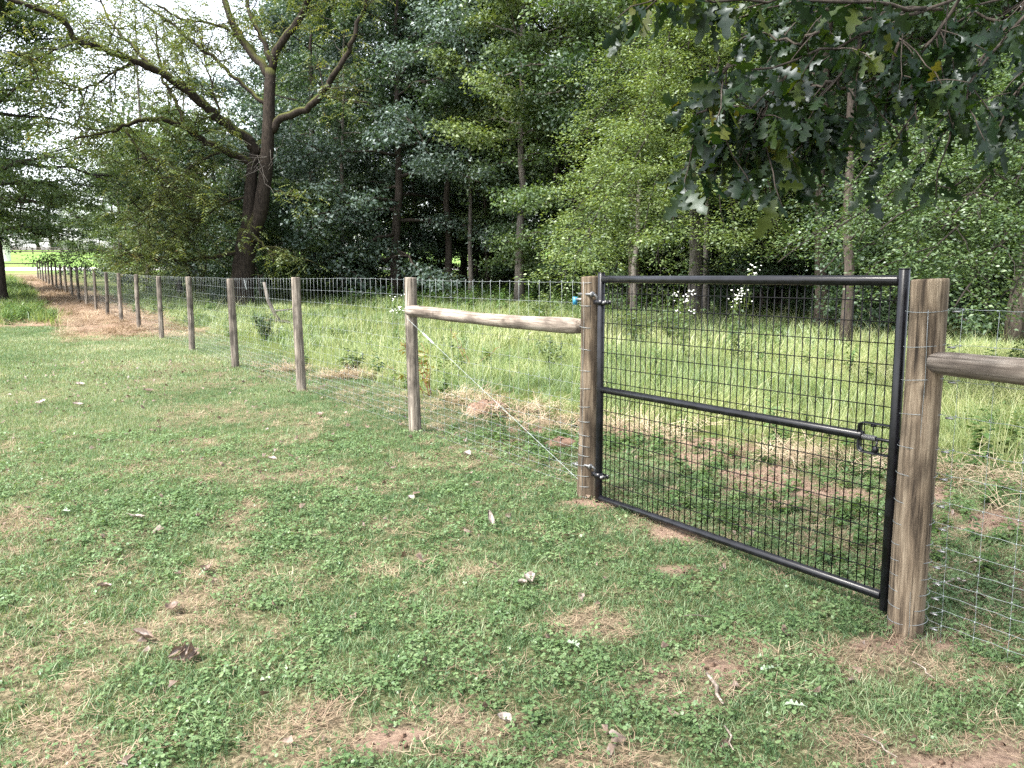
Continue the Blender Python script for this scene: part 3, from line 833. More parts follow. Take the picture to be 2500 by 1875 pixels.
p = at(15, 640, 118); tag(b.build("stone_pillar", M['road'], loc=(p[0], p[1], float(gz(p[0], p[1])))), "pale stone pillar beside the far road behind the left tree", "pillar")
# ------------------------------------------------------------------ trees
def norm(a):
    return a / (np.linalg.norm(a, axis=-1, keepdims=True) + 1e-9)


QUAD_T = np.array([[0, 0, 0], [0.5, 0.42, 0.07], [0, 1, -0.10], [-0.5, 0.42, 0.07]])
QUAD_F = np.array([[0, 1, 2, 3]])
TRI_T = np.array([[0, 0, 0], [0.55, 0.55, 0.05], [-0.40, 0.95, -0.05]])
TRI_F = np.array([[0, 1, 2]])


def leaf_cloud(pos, axis, nrm, length, width, tv=QUAD_T, tf=QUAD_F, g=None, val=None):
    """many leaves in one go -> verts, faces, per-vertex shade value"""
    g = g or rng
    y = norm(axis); x = norm(np.cross(y, nrm)); z = np.cross(x, y)
    N = len(pos); k = len(tv)
    L = np.broadcast_to(length, (N,)); W = np.broadcast_to(width, (N,))
    V = pos[:, None, :] + (tv[None, :, 0, None] * W[:, None, None]) * x[:, None, :] + (tv[None, :, 1, None] * L[:, None, None]) * y[:, None, :] + (tv[None, :, 2, None] * L[:, None, None]) * z[:, None, :]
    Fc = (tf[None] + (np.arange(N) * k)[:, None, None]).reshape(-1, tf.shape[1])
    v = g.random(N) if val is None else val
    return V.reshape(-1, 3), Fc, np.repeat(v, k)


def clump_leaves(centers, per, sig, size, g, asp=0.55, up=0.9, droop=0.35, sizevar=0.4):
    C = np.repeat(centers, per, 0)
    N = len(C)
    off = g.normal(size=(N, 3)) * np.asarray(sig)
    pos = C + off
    axis = norm(off * [1, 1, 0.3] + g.normal(size=(N, 3)) * [0.5, 0.5, 0.25] * np.mean(sig) + [0, 0, -droop * np.mean(sig)])
    nrm = norm(g.normal(size=(N, 3)) * 0.62 + [0, 0, up])
    L = size * (1 + sizevar * (g.random(N) - 0.5) * 2)
    tone = np.repeat(g.random(len(centers)), per)
    val = np.clip(0.55 * g.random(N) + 0.45 * tone, 0, 1)
    return leaf_cloud(pos, axis, nrm, L, L * asp, g=g, val=val)


def mass_leaves(centers, per, rad, size, g, flat=0.55, asp=0.8):
    """leafy masses: leaves near the skin of flattened lumps, turned outwards and up"""
    C = np.repeat(centers, per, 0); N = len(C)
    u = norm(g.normal(size=(N, 3)) + [0, 0, 0.25])
    R_ = np.repeat(rad * (0.65 + 0.7 * g.random(len(centers))), per)
    off = u * (R_ * (0.35 + 0.75 * g.random(N) ** 0.6))[:, None] * [1, 1, flat]
    lump = 1 + 0.25 * np.sin(C[:, 0] * 9 + u[:, 0] * 5) * np.sin(u[:, 1] * 6 + C[:, 2] * 7)
    pos = C + off * lump[:, None]
    nrm = norm(u * 0.7 + [0, 0, 0.65] + g.normal(size=(N, 3)) * 0.42)
    axis = norm(u * [1, 1, 0.2] + g.normal(size=(N, 3)) * 0.6 + [0, 0, -0.35])
    L = size * (0.65 + 0.7 * g.random(N))
    val = np.clip(0.6 * g.random(N) + 0.4 * np.repeat(g.random(len(centers)), per), 0, 1)
    return leaf_cloud(pos, axis, nrm, L, L * asp, TRI_T, TRI_F, g=g, val=val)


def bezier_limb(p0, d0, L, g, bend, n=9, wig=0.05):
    t = np.linspace(0, 1, n)[:, None]
    d0 = d0 / np.linalg.norm(d0)
    p = p0 + d0 * L * t + np.array([0, 0, bend * L]) * t ** 2
    w = g.normal(size=(n, 3)) * wig * L * t * 0.5
    return p + w


def resample(poly, n):
    poly = np.asarray(poly, float)
    d = np.concatenate([[0], np.cumsum(np.linalg.norm(np.diff(poly, axis=0), axis=1))])
    t = np.linspace(0, d[-1], n)
    return np.stack([np.interp(t, d, poly[:, i]) for i in range(3)], 1)


def smooth_poly(poly, n):
    p = resample(poly, n)
    for _ in range(2):
        p[1:-1] = 0.25 * p[:-2] + 0.5 * p[1:-1] + 0.25 * p[2:]
    return p


def forest_tree(seed, H, cb, R, r0, nl=26, per=42, size=0.17, sig=(0.5, 0.5, 0.26), sec=4, profile='oval', bend=0.1, low=0.15, inner=False):
    g = np.random.default_rng(seed)
    tb = MB()
    tz = np.linspace(-0.3, H * 0.93, 16)
    wob = np.cumsum(g.normal(size=(16, 2)) * 0.055, 0); wob[:2] = 0
    tp = np.stack([wob[:, 0], wob[:, 1], tz], 1)
    tr = r0 * (1 - 0.86 * np.clip(tz / (H * 0.93), 0, 1) ** 0.9); tr[0] = r0 * 1.45; tr[1] = r0 * 1.06
    tb.tube(tp, tr, 10, rough=0.10)
    cents = []
    for k in range(nl):
        f = (k + 0.5 * g.random()) / nl
        z = cb + (H * 0.93 - cb) * f
        if profile == 'oval': pr = 0.55 + 0.75 * math.sin(PI * min(1, f * 0.85 + 0.15)) - 0.25 * f
        elif profile == 'cone': pr = 1.1 - 0.8 * f
        else: pr = 0.5 + 0.7 * f * (1.25 - f) * 2
        L = R * pr * (0.75 + 0.4 * g.random())
        az = k * 2.39996 + g.normal() * 0.35
        el = low + 0.75 * f + 0.15 * g.normal()
        d = np.array([math.cos(az) * math.cos(el), math.sin(az) * math.cos(el), math.sin(el)])
        p0 = np.array([np.interp(z, tz, tp[:, 0]), np.interp(z, tz, tp[:, 1]), z])
        lp = bezier_limb(p0, d, L, g, -bend + 0.05 * g.normal(), 8, 0.07)
        rr = max(0.02, np.interp(z, tz, tr) * 0.5)
        tb.tube(lp, np.linspace(rr, 0.010, 8), 6)
        for m in ((2, 3, 4, 5, 6, 7) if inner else (4, 5, 6, 7)): cents.append(lp[m] + g.normal(size=3) * 0.12)
        for q in range(sec):
            i0 = int(g.integers(2, 8)); sdir = norm(d + g.normal(size=3) * [0.9, 0.9, 0.4])
            sp = bezier_limb(lp[min(i0, 7)], sdir, L * (0.25 + 0.3 * g.random()), g, -bend, 5, 0.08)
            tb.tube(sp, np.linspace(rr * 0.35 + 0.006, 0.006, 5), 4, False)
            cents += [sp[2], sp[3], sp[4]]
    cents = np.array(cents)
    v, fc, val = mass_leaves(cents, per, sig[0], size, g)
    cm = MB(); cm.add(v, None, fc, val)
    return tb.mesh("trunk"), cm.mesh("crown", False)


VAR = [
    forest_tree(101, 19.0, 3.8, 4.2, 0.24, 30, 84, 0.155, (0.72,)),                      # 0 tall, full
    forest_tree(102, 21.0, 7.0, 3.6, 0.22, 26, 84, 0.155, (0.70,)),                      # 1 tall, high crown
    forest_tree(103, 16.0, 1.6, 4.4, 0.26, 32, 88, 0.150, (0.70,), low=-0.08, bend=0.2), # 2 low skirted, layered
    forest_tree(104, 17.5, 8.5, 3.0, 0.13, 18, 70, 0.145, (0.60,)),                      # 3 slim
    forest_tree(105, 9.0, 0.8, 3.4, 0.13, 26, 80, 0.135, (0.58,), low=0.0),              # 4 small bushy
    forest_tree(106, 18.0, 5.0, 3.4, 0.14, 20, 13, 0.13, (0.6,)),                        # 5 sparse, nearly bare
    forest_tree(107, 5.0, 0.3, 2.2, 0.06, 18, 70, 0.12, (0.45,), low=0.1),               # 6 understory sapling
]


def place_tree(name, var, x, y, label, pal, bark='bark', sc=1.0, rz=0.0, group=None, rsc=1.0, z=None):
    t = thing(name, label, "tree", (x, y, float(gz(x, y)) if z is None else z), rz, group)
    tm, cm = VAR[var]
    a = bpy.data.objects.new("trunk", tm); b = bpy.data.objects.new("crown", cm)
    for o, mt in ((a, M[bark]), (b, CROWN[pal])):
        if len(o.data.materials) == 0: o.data.materials.append(mt)
        o.parent = t; COL.objects.link(o)
        o.material_slots[0].link = 'OBJECT'; o.material_slots[0].material = mt
        o.scale = (sc * rsc, sc * rsc, sc)
    return t


def ux(u, Y):
    return (u - 1250) / FPX * Y * 1.0


# individually placed trees of the wood edge: u, depth, variant, palette, bark, scale, label
EDGE = [
    (968, 44, 2, 'blue', 'bark', 1.15, "dark blue-green oak with low layered boughs at the meadow edge, centre of the wood"),
    (770, 47, 2, 'blue', 'bark', 1.12, "blue-green oak right of the big forked walnut tree"),
    (860, 54, 0, 'blue', 'bark', 1.12, "tall blue-green tree rising between the two blue-green oaks"),
    (838, 43, 3, 'dark', 'bark_grey', 0.95, "slim grey-trunked tree left of the centre oak"),
    (1095, 46, 1, 'dark', 'bark', 1.0, "dark slim-trunked tree just right of the centre oak"),
    (1151, 44, 3, 'dark', 'bark_grey', 1.05, "pale slim-trunked tree behind the log rail"),
    (1268, 40, 1, 'yellow', 'bark_grey', 1.02, "tall yellow-green tree with a pale leaning trunk left of the hinge post"),
    (1190, 48, 3, 'dark', 'bark', 1.0, "thin dark tree seen over the middle of the log rail"),
    (1360, 43, 0, 'mid', 'bark', 1.1, "broad green tree standing behind the hinge post"),
    (1546, 31, 3, 'mid', 'bark_grey', 0.95, "thin pale-trunked tree seen through the left third of the gate"),
    (1722, 30, 3, 'mid', 'bark_grey', 0.98, "slender grey tree just right of the thick trunk seen through the gate"),
    (1600, 41, 1, 'yellow', 'bark', 1.05, "tall yellow-green tree behind the gate's middle"),
    (1800, 38, 0, 'mid', 'bark', 1.05, "full green tree behind the gate, right of the thick grey trunk"),
    (2003, 25, 1, 'dark', 'bark', 0.85, "dark-barked tree seen through the right half of the gate"),
    (2066, 19.5, 3, 'dark', 'bark', 0.95, "brown-trunked tree nearest the gate, left of its latch stile"),
    (2125, 26, 3, 'dark', 'bark', 1.0, "slim tree seen just left of the gate's latch stile"),
    (2250, 30, 0, 'dark', 'bark', 1.0, "dark tree behind the latch post"),
    (2480, 20, 1, 'dark', 'bark', 0.9, "dark tree trunk above the right log rail"),
    (2380, 27, 2, 'dark', 'bark', 0.95, "low-boughed dark tree behind the right wire mesh"),
    (369, 50, 5, 'walnut', 'bark_grey', 1.05, "tall sparse tree with a grey trunk left of the big forked walnut"),
    (300, 56, 5, 'walnut', 'bark_grey', 0.95, "thin half-bare tree against the white sky, far left"),
    (480, 58, 5, 'walnut', 'bark_grey', 1.0, "thin half-bare tree behind the walnut's left limbs"),
    (440, 52, 5, 'walnut', 'bark', 0.92, "spindly bare-branched tree between walnut limbs and sky"),
    (1455, 38, 2, 'mid', 'bark', 0.95, "low-skirted green tree just right of the hinge post"),
    (1905, 35, 2, 'mid', 'bark', 0.9, "low-skirted green tree behind the right half of the gate"),
    (2190, 23.5, 2, 'dark', 'bark', 0.62, "small low-skirted dark tree behind the latch post"),
    (2560, 23, 2, 'dark', 'bark', 0.75, "small low-skirted dark tree at the right picture edge"),
    (1200, 52, 2, 'mid', 'bark', 1.0, "low-skirted green tree deep behind the log rail"),
    (318, 66, 4, 'mid', 'bark', 1.0, "small bushy green tree right of the far end of the fence row"),
    (372, 53, 4, 'mid', 'bark', 1.05, "bushy mid-green tree left of the walnut, behind the fence row"),
    (445, 48, 4, 'mid', 'bark', 1.08, "bushy green tree beneath the walnut's left limbs"),
    (540, 47, 4, 'dark', 'bark', 1.0, "dark bushy tree directly left of the walnut trunk"),
    (660, 44, 4, 'blue', 'bark', 0.98, "bushy blue-green tree directly right of the walnut trunk"),
]
for (u, Y, var, pal, bk, sc, lab) in EDGE:
    place_tree("forest_tree", var, ux(u, Y), Y, lab, pal, bk, sc, rng.random() * 6.28, "trees along the edge of the wood")

# trees deeper in the wood
deep = []
tries = 0
while len(deep) < 46 and tries < 5000:
    tries += 1
    Y = 46 + 46 * rng.random() ** 1.2; u = 640 + 2150 * rng.random()
    if u < 900: Y = max(Y, 56)
    if u > 1500: Y = 33 + (Y - 46) * 0.8
    x = ux(u, Y)
    if all((x - a) ** 2 + (Y - b) ** 2 > 12 for a, b in deep):
        deep.append((x, Y))
for x, Y in deep:
    var = int(rng.choice([0, 0, 1, 1, 2, 3])); pal = str(rng.choice(['mid', 'dark', 'yellow', 'mid'])); 
    place_tree("forest_tree", var, x, Y, "tree standing deep in the wood behind the meadow-edge trees", pal, str(rng.choice(['bark', 'bark', 'bark_grey'])), 0.9 + 0.25 * rng.random(), rng.random() * 6.28, "trees deep in the wood")
# understory saplings and bushes along the wood edge
us = sorted([(640, 40), (720, 42), (900, 47), (1040, 50), (1130, 52), (1230, 50), (1320, 42), (1400, 40), (1480, 36), (1570, 37), (1640, 38), (1760, 36), (1850, 30), (1930, 33), (2090, 31), (2180, 28), (2300, 24), (2420, 22), (2560, 24), (570, 50), (500, 52)])
for k, (u, Y) in enumerate(us):
    place_tree("understory_bush", 6, ux(u, Y), Y, "low leafy bush in the wood-edge shade, %s of its row from the left" % ordinal[k], 'dark' if k % 3 else 'mid', 'bark', 0.7 + 0.55 * rng.random(), rng.random() * 6, "understory bushes of the wood edge")

# a row of trees on the far side of the field
for k, (x, y) in enumerate([(-150, 205), (-141, 215), (-131, 206), (-122, 218), (-113, 208), (-104, 214), (-96, 205), (-88, 212), (-79, 206), (-160, 214), (-70, 214), (-62, 207)]):
    place_tree("far_tree", [2, 4, 2, 2][k % 4], x, y, "far tree in the row beyond the green field, %s from the left" % ordinal[k], ['mid', 'dark', 'yellow'][k % 3], 'bark', 0.95 + 0.25 * rng.random(), rng.random() * 6, "trees beyond the far field", 1.5)

# the far wood behind: reads as one mass
fw = MB()
N = 26000
fx = rng.uniform(-95, 150, N); fy = 92 + 0.10 * np.abs(fx) + rng.normal(size=N) * 5; keep = fx > -44
fx, fy = fx[keep], fy[keep]; N = len(fx)
fzz = gz(fx, fy) + 0.3 + (15 + 5 * fbm(fx * 0.12, fx * 0 + 3, 5)) * rng.random(N) ** 0.8
v, fc, val = leaf_cloud(np.stack([fx, fy, fzz], 1), norm(rng.normal(size=(N, 3))), norm(rng.normal(size=(N, 3)) * 0.6 + [0, -0.3, 0.7]), 0.75, 0.5)
fw.add(v, fc, None, val)
tag(fw.build("far_wood", CROWN['dark'], smooth=False), "distant mass of woodland filling the gaps between the trunks", "woodland", kind="stuff")


# ---- hand-laid trees
def grow_twigs(poly, r, g, n, L, spread=0.9, bend=-0.25, t0=0.25, up=0.0):
    out = []
    m = len(poly)
    for k in range(n):
        i = int(g.uniform(t0, 1.0) * (m - 1)); i = min(i, m - 2)
        d = norm(poly[i + 1] - poly[i]); dd = norm(d * 0.6 + g.normal(size=3) * [spread, spread, spread * 0.6] + [0, 0, up])
        out.append(bezier_limb(poly[i], dd, L * (0.5 + 0.8 * g.random()), g, bend + 0.1 * g.normal(), 7, 0.07))
    return out


# big forked walnut beyond the fence
WY = 36.5
wroot_p = at(590, 741, WY); wroot_p[2] = float(gz(wroot_p[0], wroot_p[1]))
walnut = thing("walnut_tree", "big dark forked tree with long arching mossy limbs and sparse yellow-green leaves", "tree", wroot_p)
g = np.random.default_rng(77)
LIMBS = [   # points (u, v, depth offset), start radius, end radius, twigs
    ([(588, 748, 0), (591, 700, 0), (598, 615, 0), (606, 560, 0)], 0.50, 0.36, 0),
    ([(597, 620, 0), (608, 512, 0.1), (616, 400, 0.1), (626, 360, 0.1)], 0.27, 0.20, 0),
    ([(604, 590, 0), (635, 528, -0.1), (650, 410, -0.2), (656, 307, -0.2), (658, 220, -0.1), (661, 169, 0)], 0.30, 0.20, 0),
    ([(659, 190, 0), (645, 165, .2), (594, 102, .6), (548, 10, 1.2), (520, -90, 1.8), (500, -200, 2)], 0.17, 0.07, 14),
    ([(661, 175, 0), (681, 113, -.2), (727, 51, -.5), (753, 0, -.8), (785, -90, -1), (800, -200, -1)], 0.16, 0.06, 14),
    ([(661, 150, 0), (640, 100, .5), (615, 50, 1), (600, 0, 1.5), (590, -90, 2)], 0.11, 0.05, 10),
    ([(664, 320, -.2), (686, 287, -.3), (732, 271, -.6), (768, 256, -.9), (794, 215, -1.1), (830, 164, -1.3), (860, 102, -1.4), (891, 10, -1.5), (910, -80, -1.5)], 0.16, 0.05, 16),
    ([(630, 375, .1), (599, 333, -.2), (543, 297, -.8), (492, 251, -1.4), (435, 205, -2), (379, 169, -2.5), (328, 149, -3), (277, 128, -3.4), (220, 113, -3.8), (179, 102, -4), (169, 61, -4.2), (133, 36, -4.4), (77, 15, -4.7), (20, 0, -5), (-60, -30, -5)], 0.20, 0.05, 34),
    ([(618, 400, .1), (580, 380, 0), (553, 366, -.2), (502, 348, -.6), (461, 317, -1), (410, 292, -1.4), (358, 289, -1.8), (287, 317, -2.2), (230, 328, -2.5), (180, 340, -2.8)], 0.15, 0.04, 26),
    ([(451, 312, -1), (440, 270, -.8), (425, 241, -.6), (400, 200, -.4), (385, 130, 0), (380, 60, .2)], 0.08, 0.03, 12),
    ([(652, 255, -.1), (635, 246, 0), (589, 205, .4), (553, 169, .8), (476, 107, 1.4), (410, 51, 1.9), (358, 15, 2.2), (300, -30, 2.5)], 0.09, 0.03, 22),
    ([(599, 107, .6), (563, 72, .9), (512, 56, 1.2), (446, 46, 1.4), (380, 10, 1.6)], 0.07, 0.03, 12),
    ([(600, 622, 0), (579, 612, -.2), (512, 630, -.6), (435, 636, -1), (358, 625, -1.5), (310, 620, -1.8)], 0.10, 0.03, 24),
    ([(307, 318, -2.2), (358, 394, -2.4), (410, 451, -2.6), (471, 486, -2.7)], 0.05, 0.02, 22),
    ([(600, 570, 0), (622, 575, -.4), (645, 600, -.7), (668, 640, -.9)], 0.08, 0.03, 8),
    ([(328, 149, -3), (290, 170, -3.4), (230, 210, -3.8), (150, 230, -4.2)], 0.05, 0.02, 14),
    ([(379, 169, -2.5), (350, 140, -2), (300, 90, -1.5), (262, 40, -1), (240, -20, -.5)], 0.08, 0.03, 14),
    ([(671, 465, -.2), (690, 470, -.4), (718, 485, -.6)], 0.03, 0.012, 2),
    ([(540, 300, -.8), (520, 220, -.5), (500, 150, -.3), (490, 60, 0)], 0.05, 0.02, 12),
    ([(179, 102, -4), (120, 130, -4.4), (60, 150, -4.6)], 0.04, 0.015, 10),
    ([(553, 366, -.2), (470, 400, -.9), (400, 470, -1.3), (350, 540, -1.5)], 0.06, 0.02, 26),
    ([(600, 480, .1), (540, 500, -.6), (480, 540, -1.0), (420, 580, -1.2)], 0.05, 0.02, 30),
]
tb = MB(); lv = []; twn = 0
for k, (pts, ra, rb_, tw) in enumerate(LIMBS):
    P = np.array([at(u, v, WY + d) for u, v, d in pts])
    if k == 0: P[0, 2] = wroot_p[2] - 0.2
    n = max(8, len(pts) * 4)
    P = smooth_poly(P, n)
    rad = np.linspace(ra, rb_, n) * 1.12
    if k == 0: rad[0] *= 1.3; rad[1:3] *= 1.08
    if k > 2: P[2:-1] += g.normal(size=(n - 3, 3)) * 0.035
    tb.tube(P - wroot_p, rad, 12 if ra > 0.15 else 8, rough=0.12)
    for tp in grow_twigs(P, rb_, g, tw, 1.7, bend=-0.12, t0=0.2, up=0.15):
        tb.tube(tp - wroot_p, np.linspace(0.028, 0.007, 7), 5, False)
        subs = grow_twigs(tp, 0.01, g, 4, 0.8, bend=-0.3, t0=0.3)
        for sp in subs:
            tb.tube(sp[::2] - wroot_p, np.linspace(0.010, 0.005, 4), 4, False)
            lv += [sp[3], sp[5], sp[6]]
        lv += [tp[4], tp[6]]
# pale dead twigs at the fork
dt = MB()
for k in range(16):
    p0 = at(640 + 20 * g.normal(), 380 + 20 * g.normal(), WY - 0.5)
    for tp in [bezier_limb(p0, np.array([g.normal(), -0.6, g.normal()]), 1.3 * (0.5 + g.random()), g, 0.05, 6, 0.15)]:
        dt.tube(tp - wroot_p, np.linspace(0.014, 0.006, 6), 4, False)
tb.build("trunk", M['bark_moss'], walnut)
dt.build("dead_twigs", M['bark_grey'], walnut)
lv = np.array(lv)
# compound leaves: a drooping line of leaflets from each twig point
pick = lv[g.random(len(lv)) < 0.40]
pick = np.repeat(pick, 2, 0) + g.normal(size=(len(pick) * 2, 3)) * 0.16
ra_ = norm(g.normal(size=(len(pick), 3)) * [1, 1, 0.35] + [0, 0, -0.35])
nlf = 9
tt = np.linspace(0.1, 0.5, nlf)
pos = (pick[:, None, :] + ra_[:, None, :] * tt[None, :, None] + np.array([0, 0, -0.5]) * (tt[None, :, None] ** 2)).reshape(-1, 3)
side = norm(np.cross(ra_, [0, 0, 1.0]))
sgn = np.where(np.arange(nlf) % 2, 1, -1)
ax = (side[:, None, :] * sgn[None, :, None] + ra_[:, None, :] * 0.4 + np.array([0, 0, -0.25])).reshape(-1, 3)
v, fc, val = leaf_cloud(pos, ax, norm(g.normal(size=(len(pos), 3)) * 0.5 + [0, 0, 1]), 0.145, 0.06, g=g, val=np.clip(np.repeat(g.random(len(pick)), nlf) * 0.6 + 0.4 * g.random(len(pos)), 0, 1))
cb_ = MB(); cb_.add(v - wroot_p, fc, None, val); cb_.build("crown", CROWN['walnut'], walnut, smooth=False)

# dark tree at the left picture edge
lt = forest_tree(120, 15.5, 3.3, 4.8, 0.40, 46, 84, 0.15, (0.75,), 5, low=0.02, bend=0.12, inner=True)
VAR.append(lt)
place_tree("oak_tree", 7, -23.6, 38.5, "dark green tree with a leaning trunk at the left picture edge", 'mid', 'bark', 1.0, 0.6)
place_tree("oak_tree", 7, -33.0, 50.0, "dark green tree behind the one at the left picture edge", 'dark', 'bark', 0.95, 2.6)


def bough_tree(name, label, base, trunk_h, r0, boughs, pal, bark, leaf, per, seed, sig=0.10, lean=(0, 0), tw=26, twl=0.9, flat=0.5):
    """tree whose drooping boughs are given as world polylines"""
    g = np.random.default_rng(seed)
    base = np.asarray(base, float)
    t = thing(name, label, "tree", base)
    tb = MB()
    zz = np.linspace(-0.3, trunk_h, 12); tpz = np.stack([lean[0] * zz + 0.05 * np.sin(zz), lean[1] * zz, zz], 1)
    rr = r0 * (1 - 0.75 * np.clip(zz / trunk_h, 0, 1)); rr[0] *= 1.35
    tb.tube(tpz, rr, 12, rough=0.08)
    lb = MB()
    cents = []
    for P, ra in boughs:
        P = smooth_poly(np.asarray(P), 18)
        P[1:-1] += np.cumsum(g.normal(size=(16, 3)) * 0.05, 0) * np.sin(np.linspace(0, PI, 16))[:, None]
        lb.tube(P - base, np.linspace(ra, 0.010, 18), 7)
        for tp in grow_twigs(P, 0.02, g, tw, twl, 0.75, -0.30, 0.15, 0.15):
            lb.tube(tp - base, np.linspace(0.010, 0.0035, 7), 4, False)
            cents += [tp[2], tp[3], tp[4], tp[5], tp[6]]
            for sp in grow_twigs(tp, 0.01, g, 3, twl * 0.45, 0.8, -0.25, 0.2, 0.1):
                cents += [sp[2], sp[4], sp[6]]
    tb.build("trunk", M[bark], t)
    lb.build("boughs", M['bark_dark'], t)
    cents = np.array(cents)
    v, fc, val = clump_leaves(cents, per, (sig, sig, sig * flat), leaf, g, 0.5, 1.1, 0.3)
    c = MB(); c.add(v - base, fc, None, val); c.build("crown", CROWN[pal], t, smooth=False)
    return t


# yellow-green tree drooping behind the gate
bx, by = ux(1692, 29.3), 29.3
bgs = []
g = np.random.default_rng(3)
for (us_, vs_, ys_, ue, ve, ye) in [
    (1690, 330, 29, 1360, 690, 23), (1690, 300, 29, 1420, 590, 22.5), (1690, 260, 29, 1400, 520, 23), (1690, 230, 29, 1500, 470, 22), (1690, 200, 29, 1480, 380, 24),
    (1690, 250, 29, 1640, 560, 21.5), (1690, 300, 29, 1600, 640, 22.5), (1690, 230, 29, 1760, 520, 22), (1690, 330, 29, 1800, 600, 23), (1690, 260, 29, 1900, 560, 24),
    (1690, 150, 29, 1560, 300, 24), (1690, 150, 29, 1750, 330, 23), (1690, 90, 29, 1600, 190, 25), (1690, 90, 29, 1850, 260, 25), (1690, 60, 29, 1480, 220, 26), (1690, 380, 29, 1500, 660, 25), (1690, 20, 29, 1680, 120, 25),
    (1690, 300, 29, 1350, 640, 25), (1690, 280, 29, 1380, 560, 26), (1690, 220, 29, 1400, 440, 25.5), (1690, 180, 29, 1420, 330, 26), (1690, 330, 29, 1950, 640, 25), (1690, 240, 29, 1980, 480, 26), (1690, 200, 29, 1950, 380, 26), (1690, 360, 29, 1700, 650, 24), (1690, 330, 29, 1560, 600, 22)]:
    a = at(us_, vs_, ys_); a[0] = bx; e = at(ue, ve, ye)
    midp = (a + e) / 2 + np.array([0, 0, 0.9 + 0.5 * g.random()])
    q1 = a * 0.72 + e * 0.28 + np.array([0, 0, 0.9]); q3 = a * 0.22 + e * 0.78 + np.array([0, 0, 0.55])
    bgs.append(([a, q1, midp, q3, e], 0.04))
bough_tree("drooping_tree", "yellow-green tree with drooping layered sprays and a thick grey trunk seen through the gate", (bx, by, float(gz(bx, by))), 13.0, 0.27, bgs, 'yellow', 'bark_grey', 0.085, 14, 21, 0.20, tw=19, twl=1.15, flat=0.25)

# locust-like tree on the right, boughs reaching in from beyond the frame
bx, by = 10.2, 15.0
bgs = []
for (zs, ue, ve, ye) in [(4.2, 1900, 640, 11.5), (3.9, 2000, 590, 11.2), (4.6, 1980, 690, 12.0), (3.6, 2150, 560, 10.5), (4.4, 2100, 690, 11.0), (3.3, 2250, 640, 10.2), (3.0, 2330, 750, 9.6), (4.0, 2300, 560, 10.5),
                         (3.6, 2420, 640, 10.0), (5.0, 2200, 420, 11.5), (5.4, 2380, 330, 11.0), (5.6, 2480, 450, 10.5), (3.0, 2200, 720, 11.8), (2.8, 2470, 720, 10.4), (6.0, 2050, 480, 13)]:
    a = np.array([bx, by, zs]); e = at(ue, ve, ye)
    bgs.append(([a, a * 0.7 + e * 0.3 + [0, 0, 0.55], a * 0.4 + e * 0.6 + [0, 0, 0.65], a * 0.15 + e * 0.85 + [0, 0, 0.3], e], 0.032))
bough_tree("locust_tree", "green tree with small oval leaflets hanging in from the right above the latch post", (bx, by, float(gz(bx, by))), 10.0, 0.2, bgs, 'locust', 'bark', 0.050, 17, 33, 0.13, tw=24, twl=0.8, flat=0.28)

# ------------------------------------------------------------------ overhanging oak, top right
half = [(0, .010), (.12, .012), (.19, .07), (.25, .15), (.30, .13), (.33, .06), (.40, .08), (.47, .22), (.53, .21), (.56, .085), (.63, .10), (.71, .25), (.77, .21), (.80, .11), (.86, .13), (.93, .14), (.97, .07), (1.0, .0)]


def oak_leaf_mesh(name, L, seed, curl=0.18):
    g = np.random.default_rng(seed)
    V = []; Q = []
    for k, (t, w) in enumerate(half):
        w1 = w * (0.85 + 0.3 * g.random()); w2 = w * (0.85 + 0.3 * g.random())
        z = -curl * t * t + 0.02 * math.sin(t * 9 + seed)
        V += [(-w1, t, z + 0.22 * w1), (0, t, z), (w2, t + 0.02 * g.normal(), z + 0.22 * w2)]
    for k in range(len(half) - 1):
        Q += [(3 * k, 3 * k + 1, 3 * k + 4, 3 * k + 3), (3 * k + 1, 3 * k + 2, 3 * k + 5, 3 * k + 4)]
    return np.array(V) * L, np.array(Q)


LV = [oak_leaf_mesh("leaf", 1.0, s, c) for s, c in ((1, .15), (2, .45), (3, -.2), (4, .8), (5, .3), (6, .6))]
leaf_me = []
for k, (v_, q_) in enumerate(LV):
    me = new_mesh("leaf", v_, q_, {"v": np.full(len(v_), 0.5)})
    me.materials.append(M['oakleaf']); leaf_me.append(me)
oak_base = (6.6, 1.6, float(gz(6.6, 1.6)))
oak = thing("oak_tree", "oak bough with dark lobed leaves hanging in front of the wood, top right", "tree", oak_base)
ob = np.array(oak_base)
g = np.random.default_rng(9)
tb = MB()
zz = np.linspace(-0.3, 9, 14); tb.tube(np.stack([0.1 * np.sin(zz * .5), 0.08 * np.cos(zz * .6), zz], 1), 0.34 * (1 - 0.07 * zz), 14, rough=0.08)
A0 = at(2360, -10, 3.3); A_ = at(2620, -160, 3.5)
limb0 = [ob + [0, 0, 4.6], (ob + [0, 0, 4.6]) * 0.5 + A_ * 0.5 + [0, 0, 0.6], A_, A0]
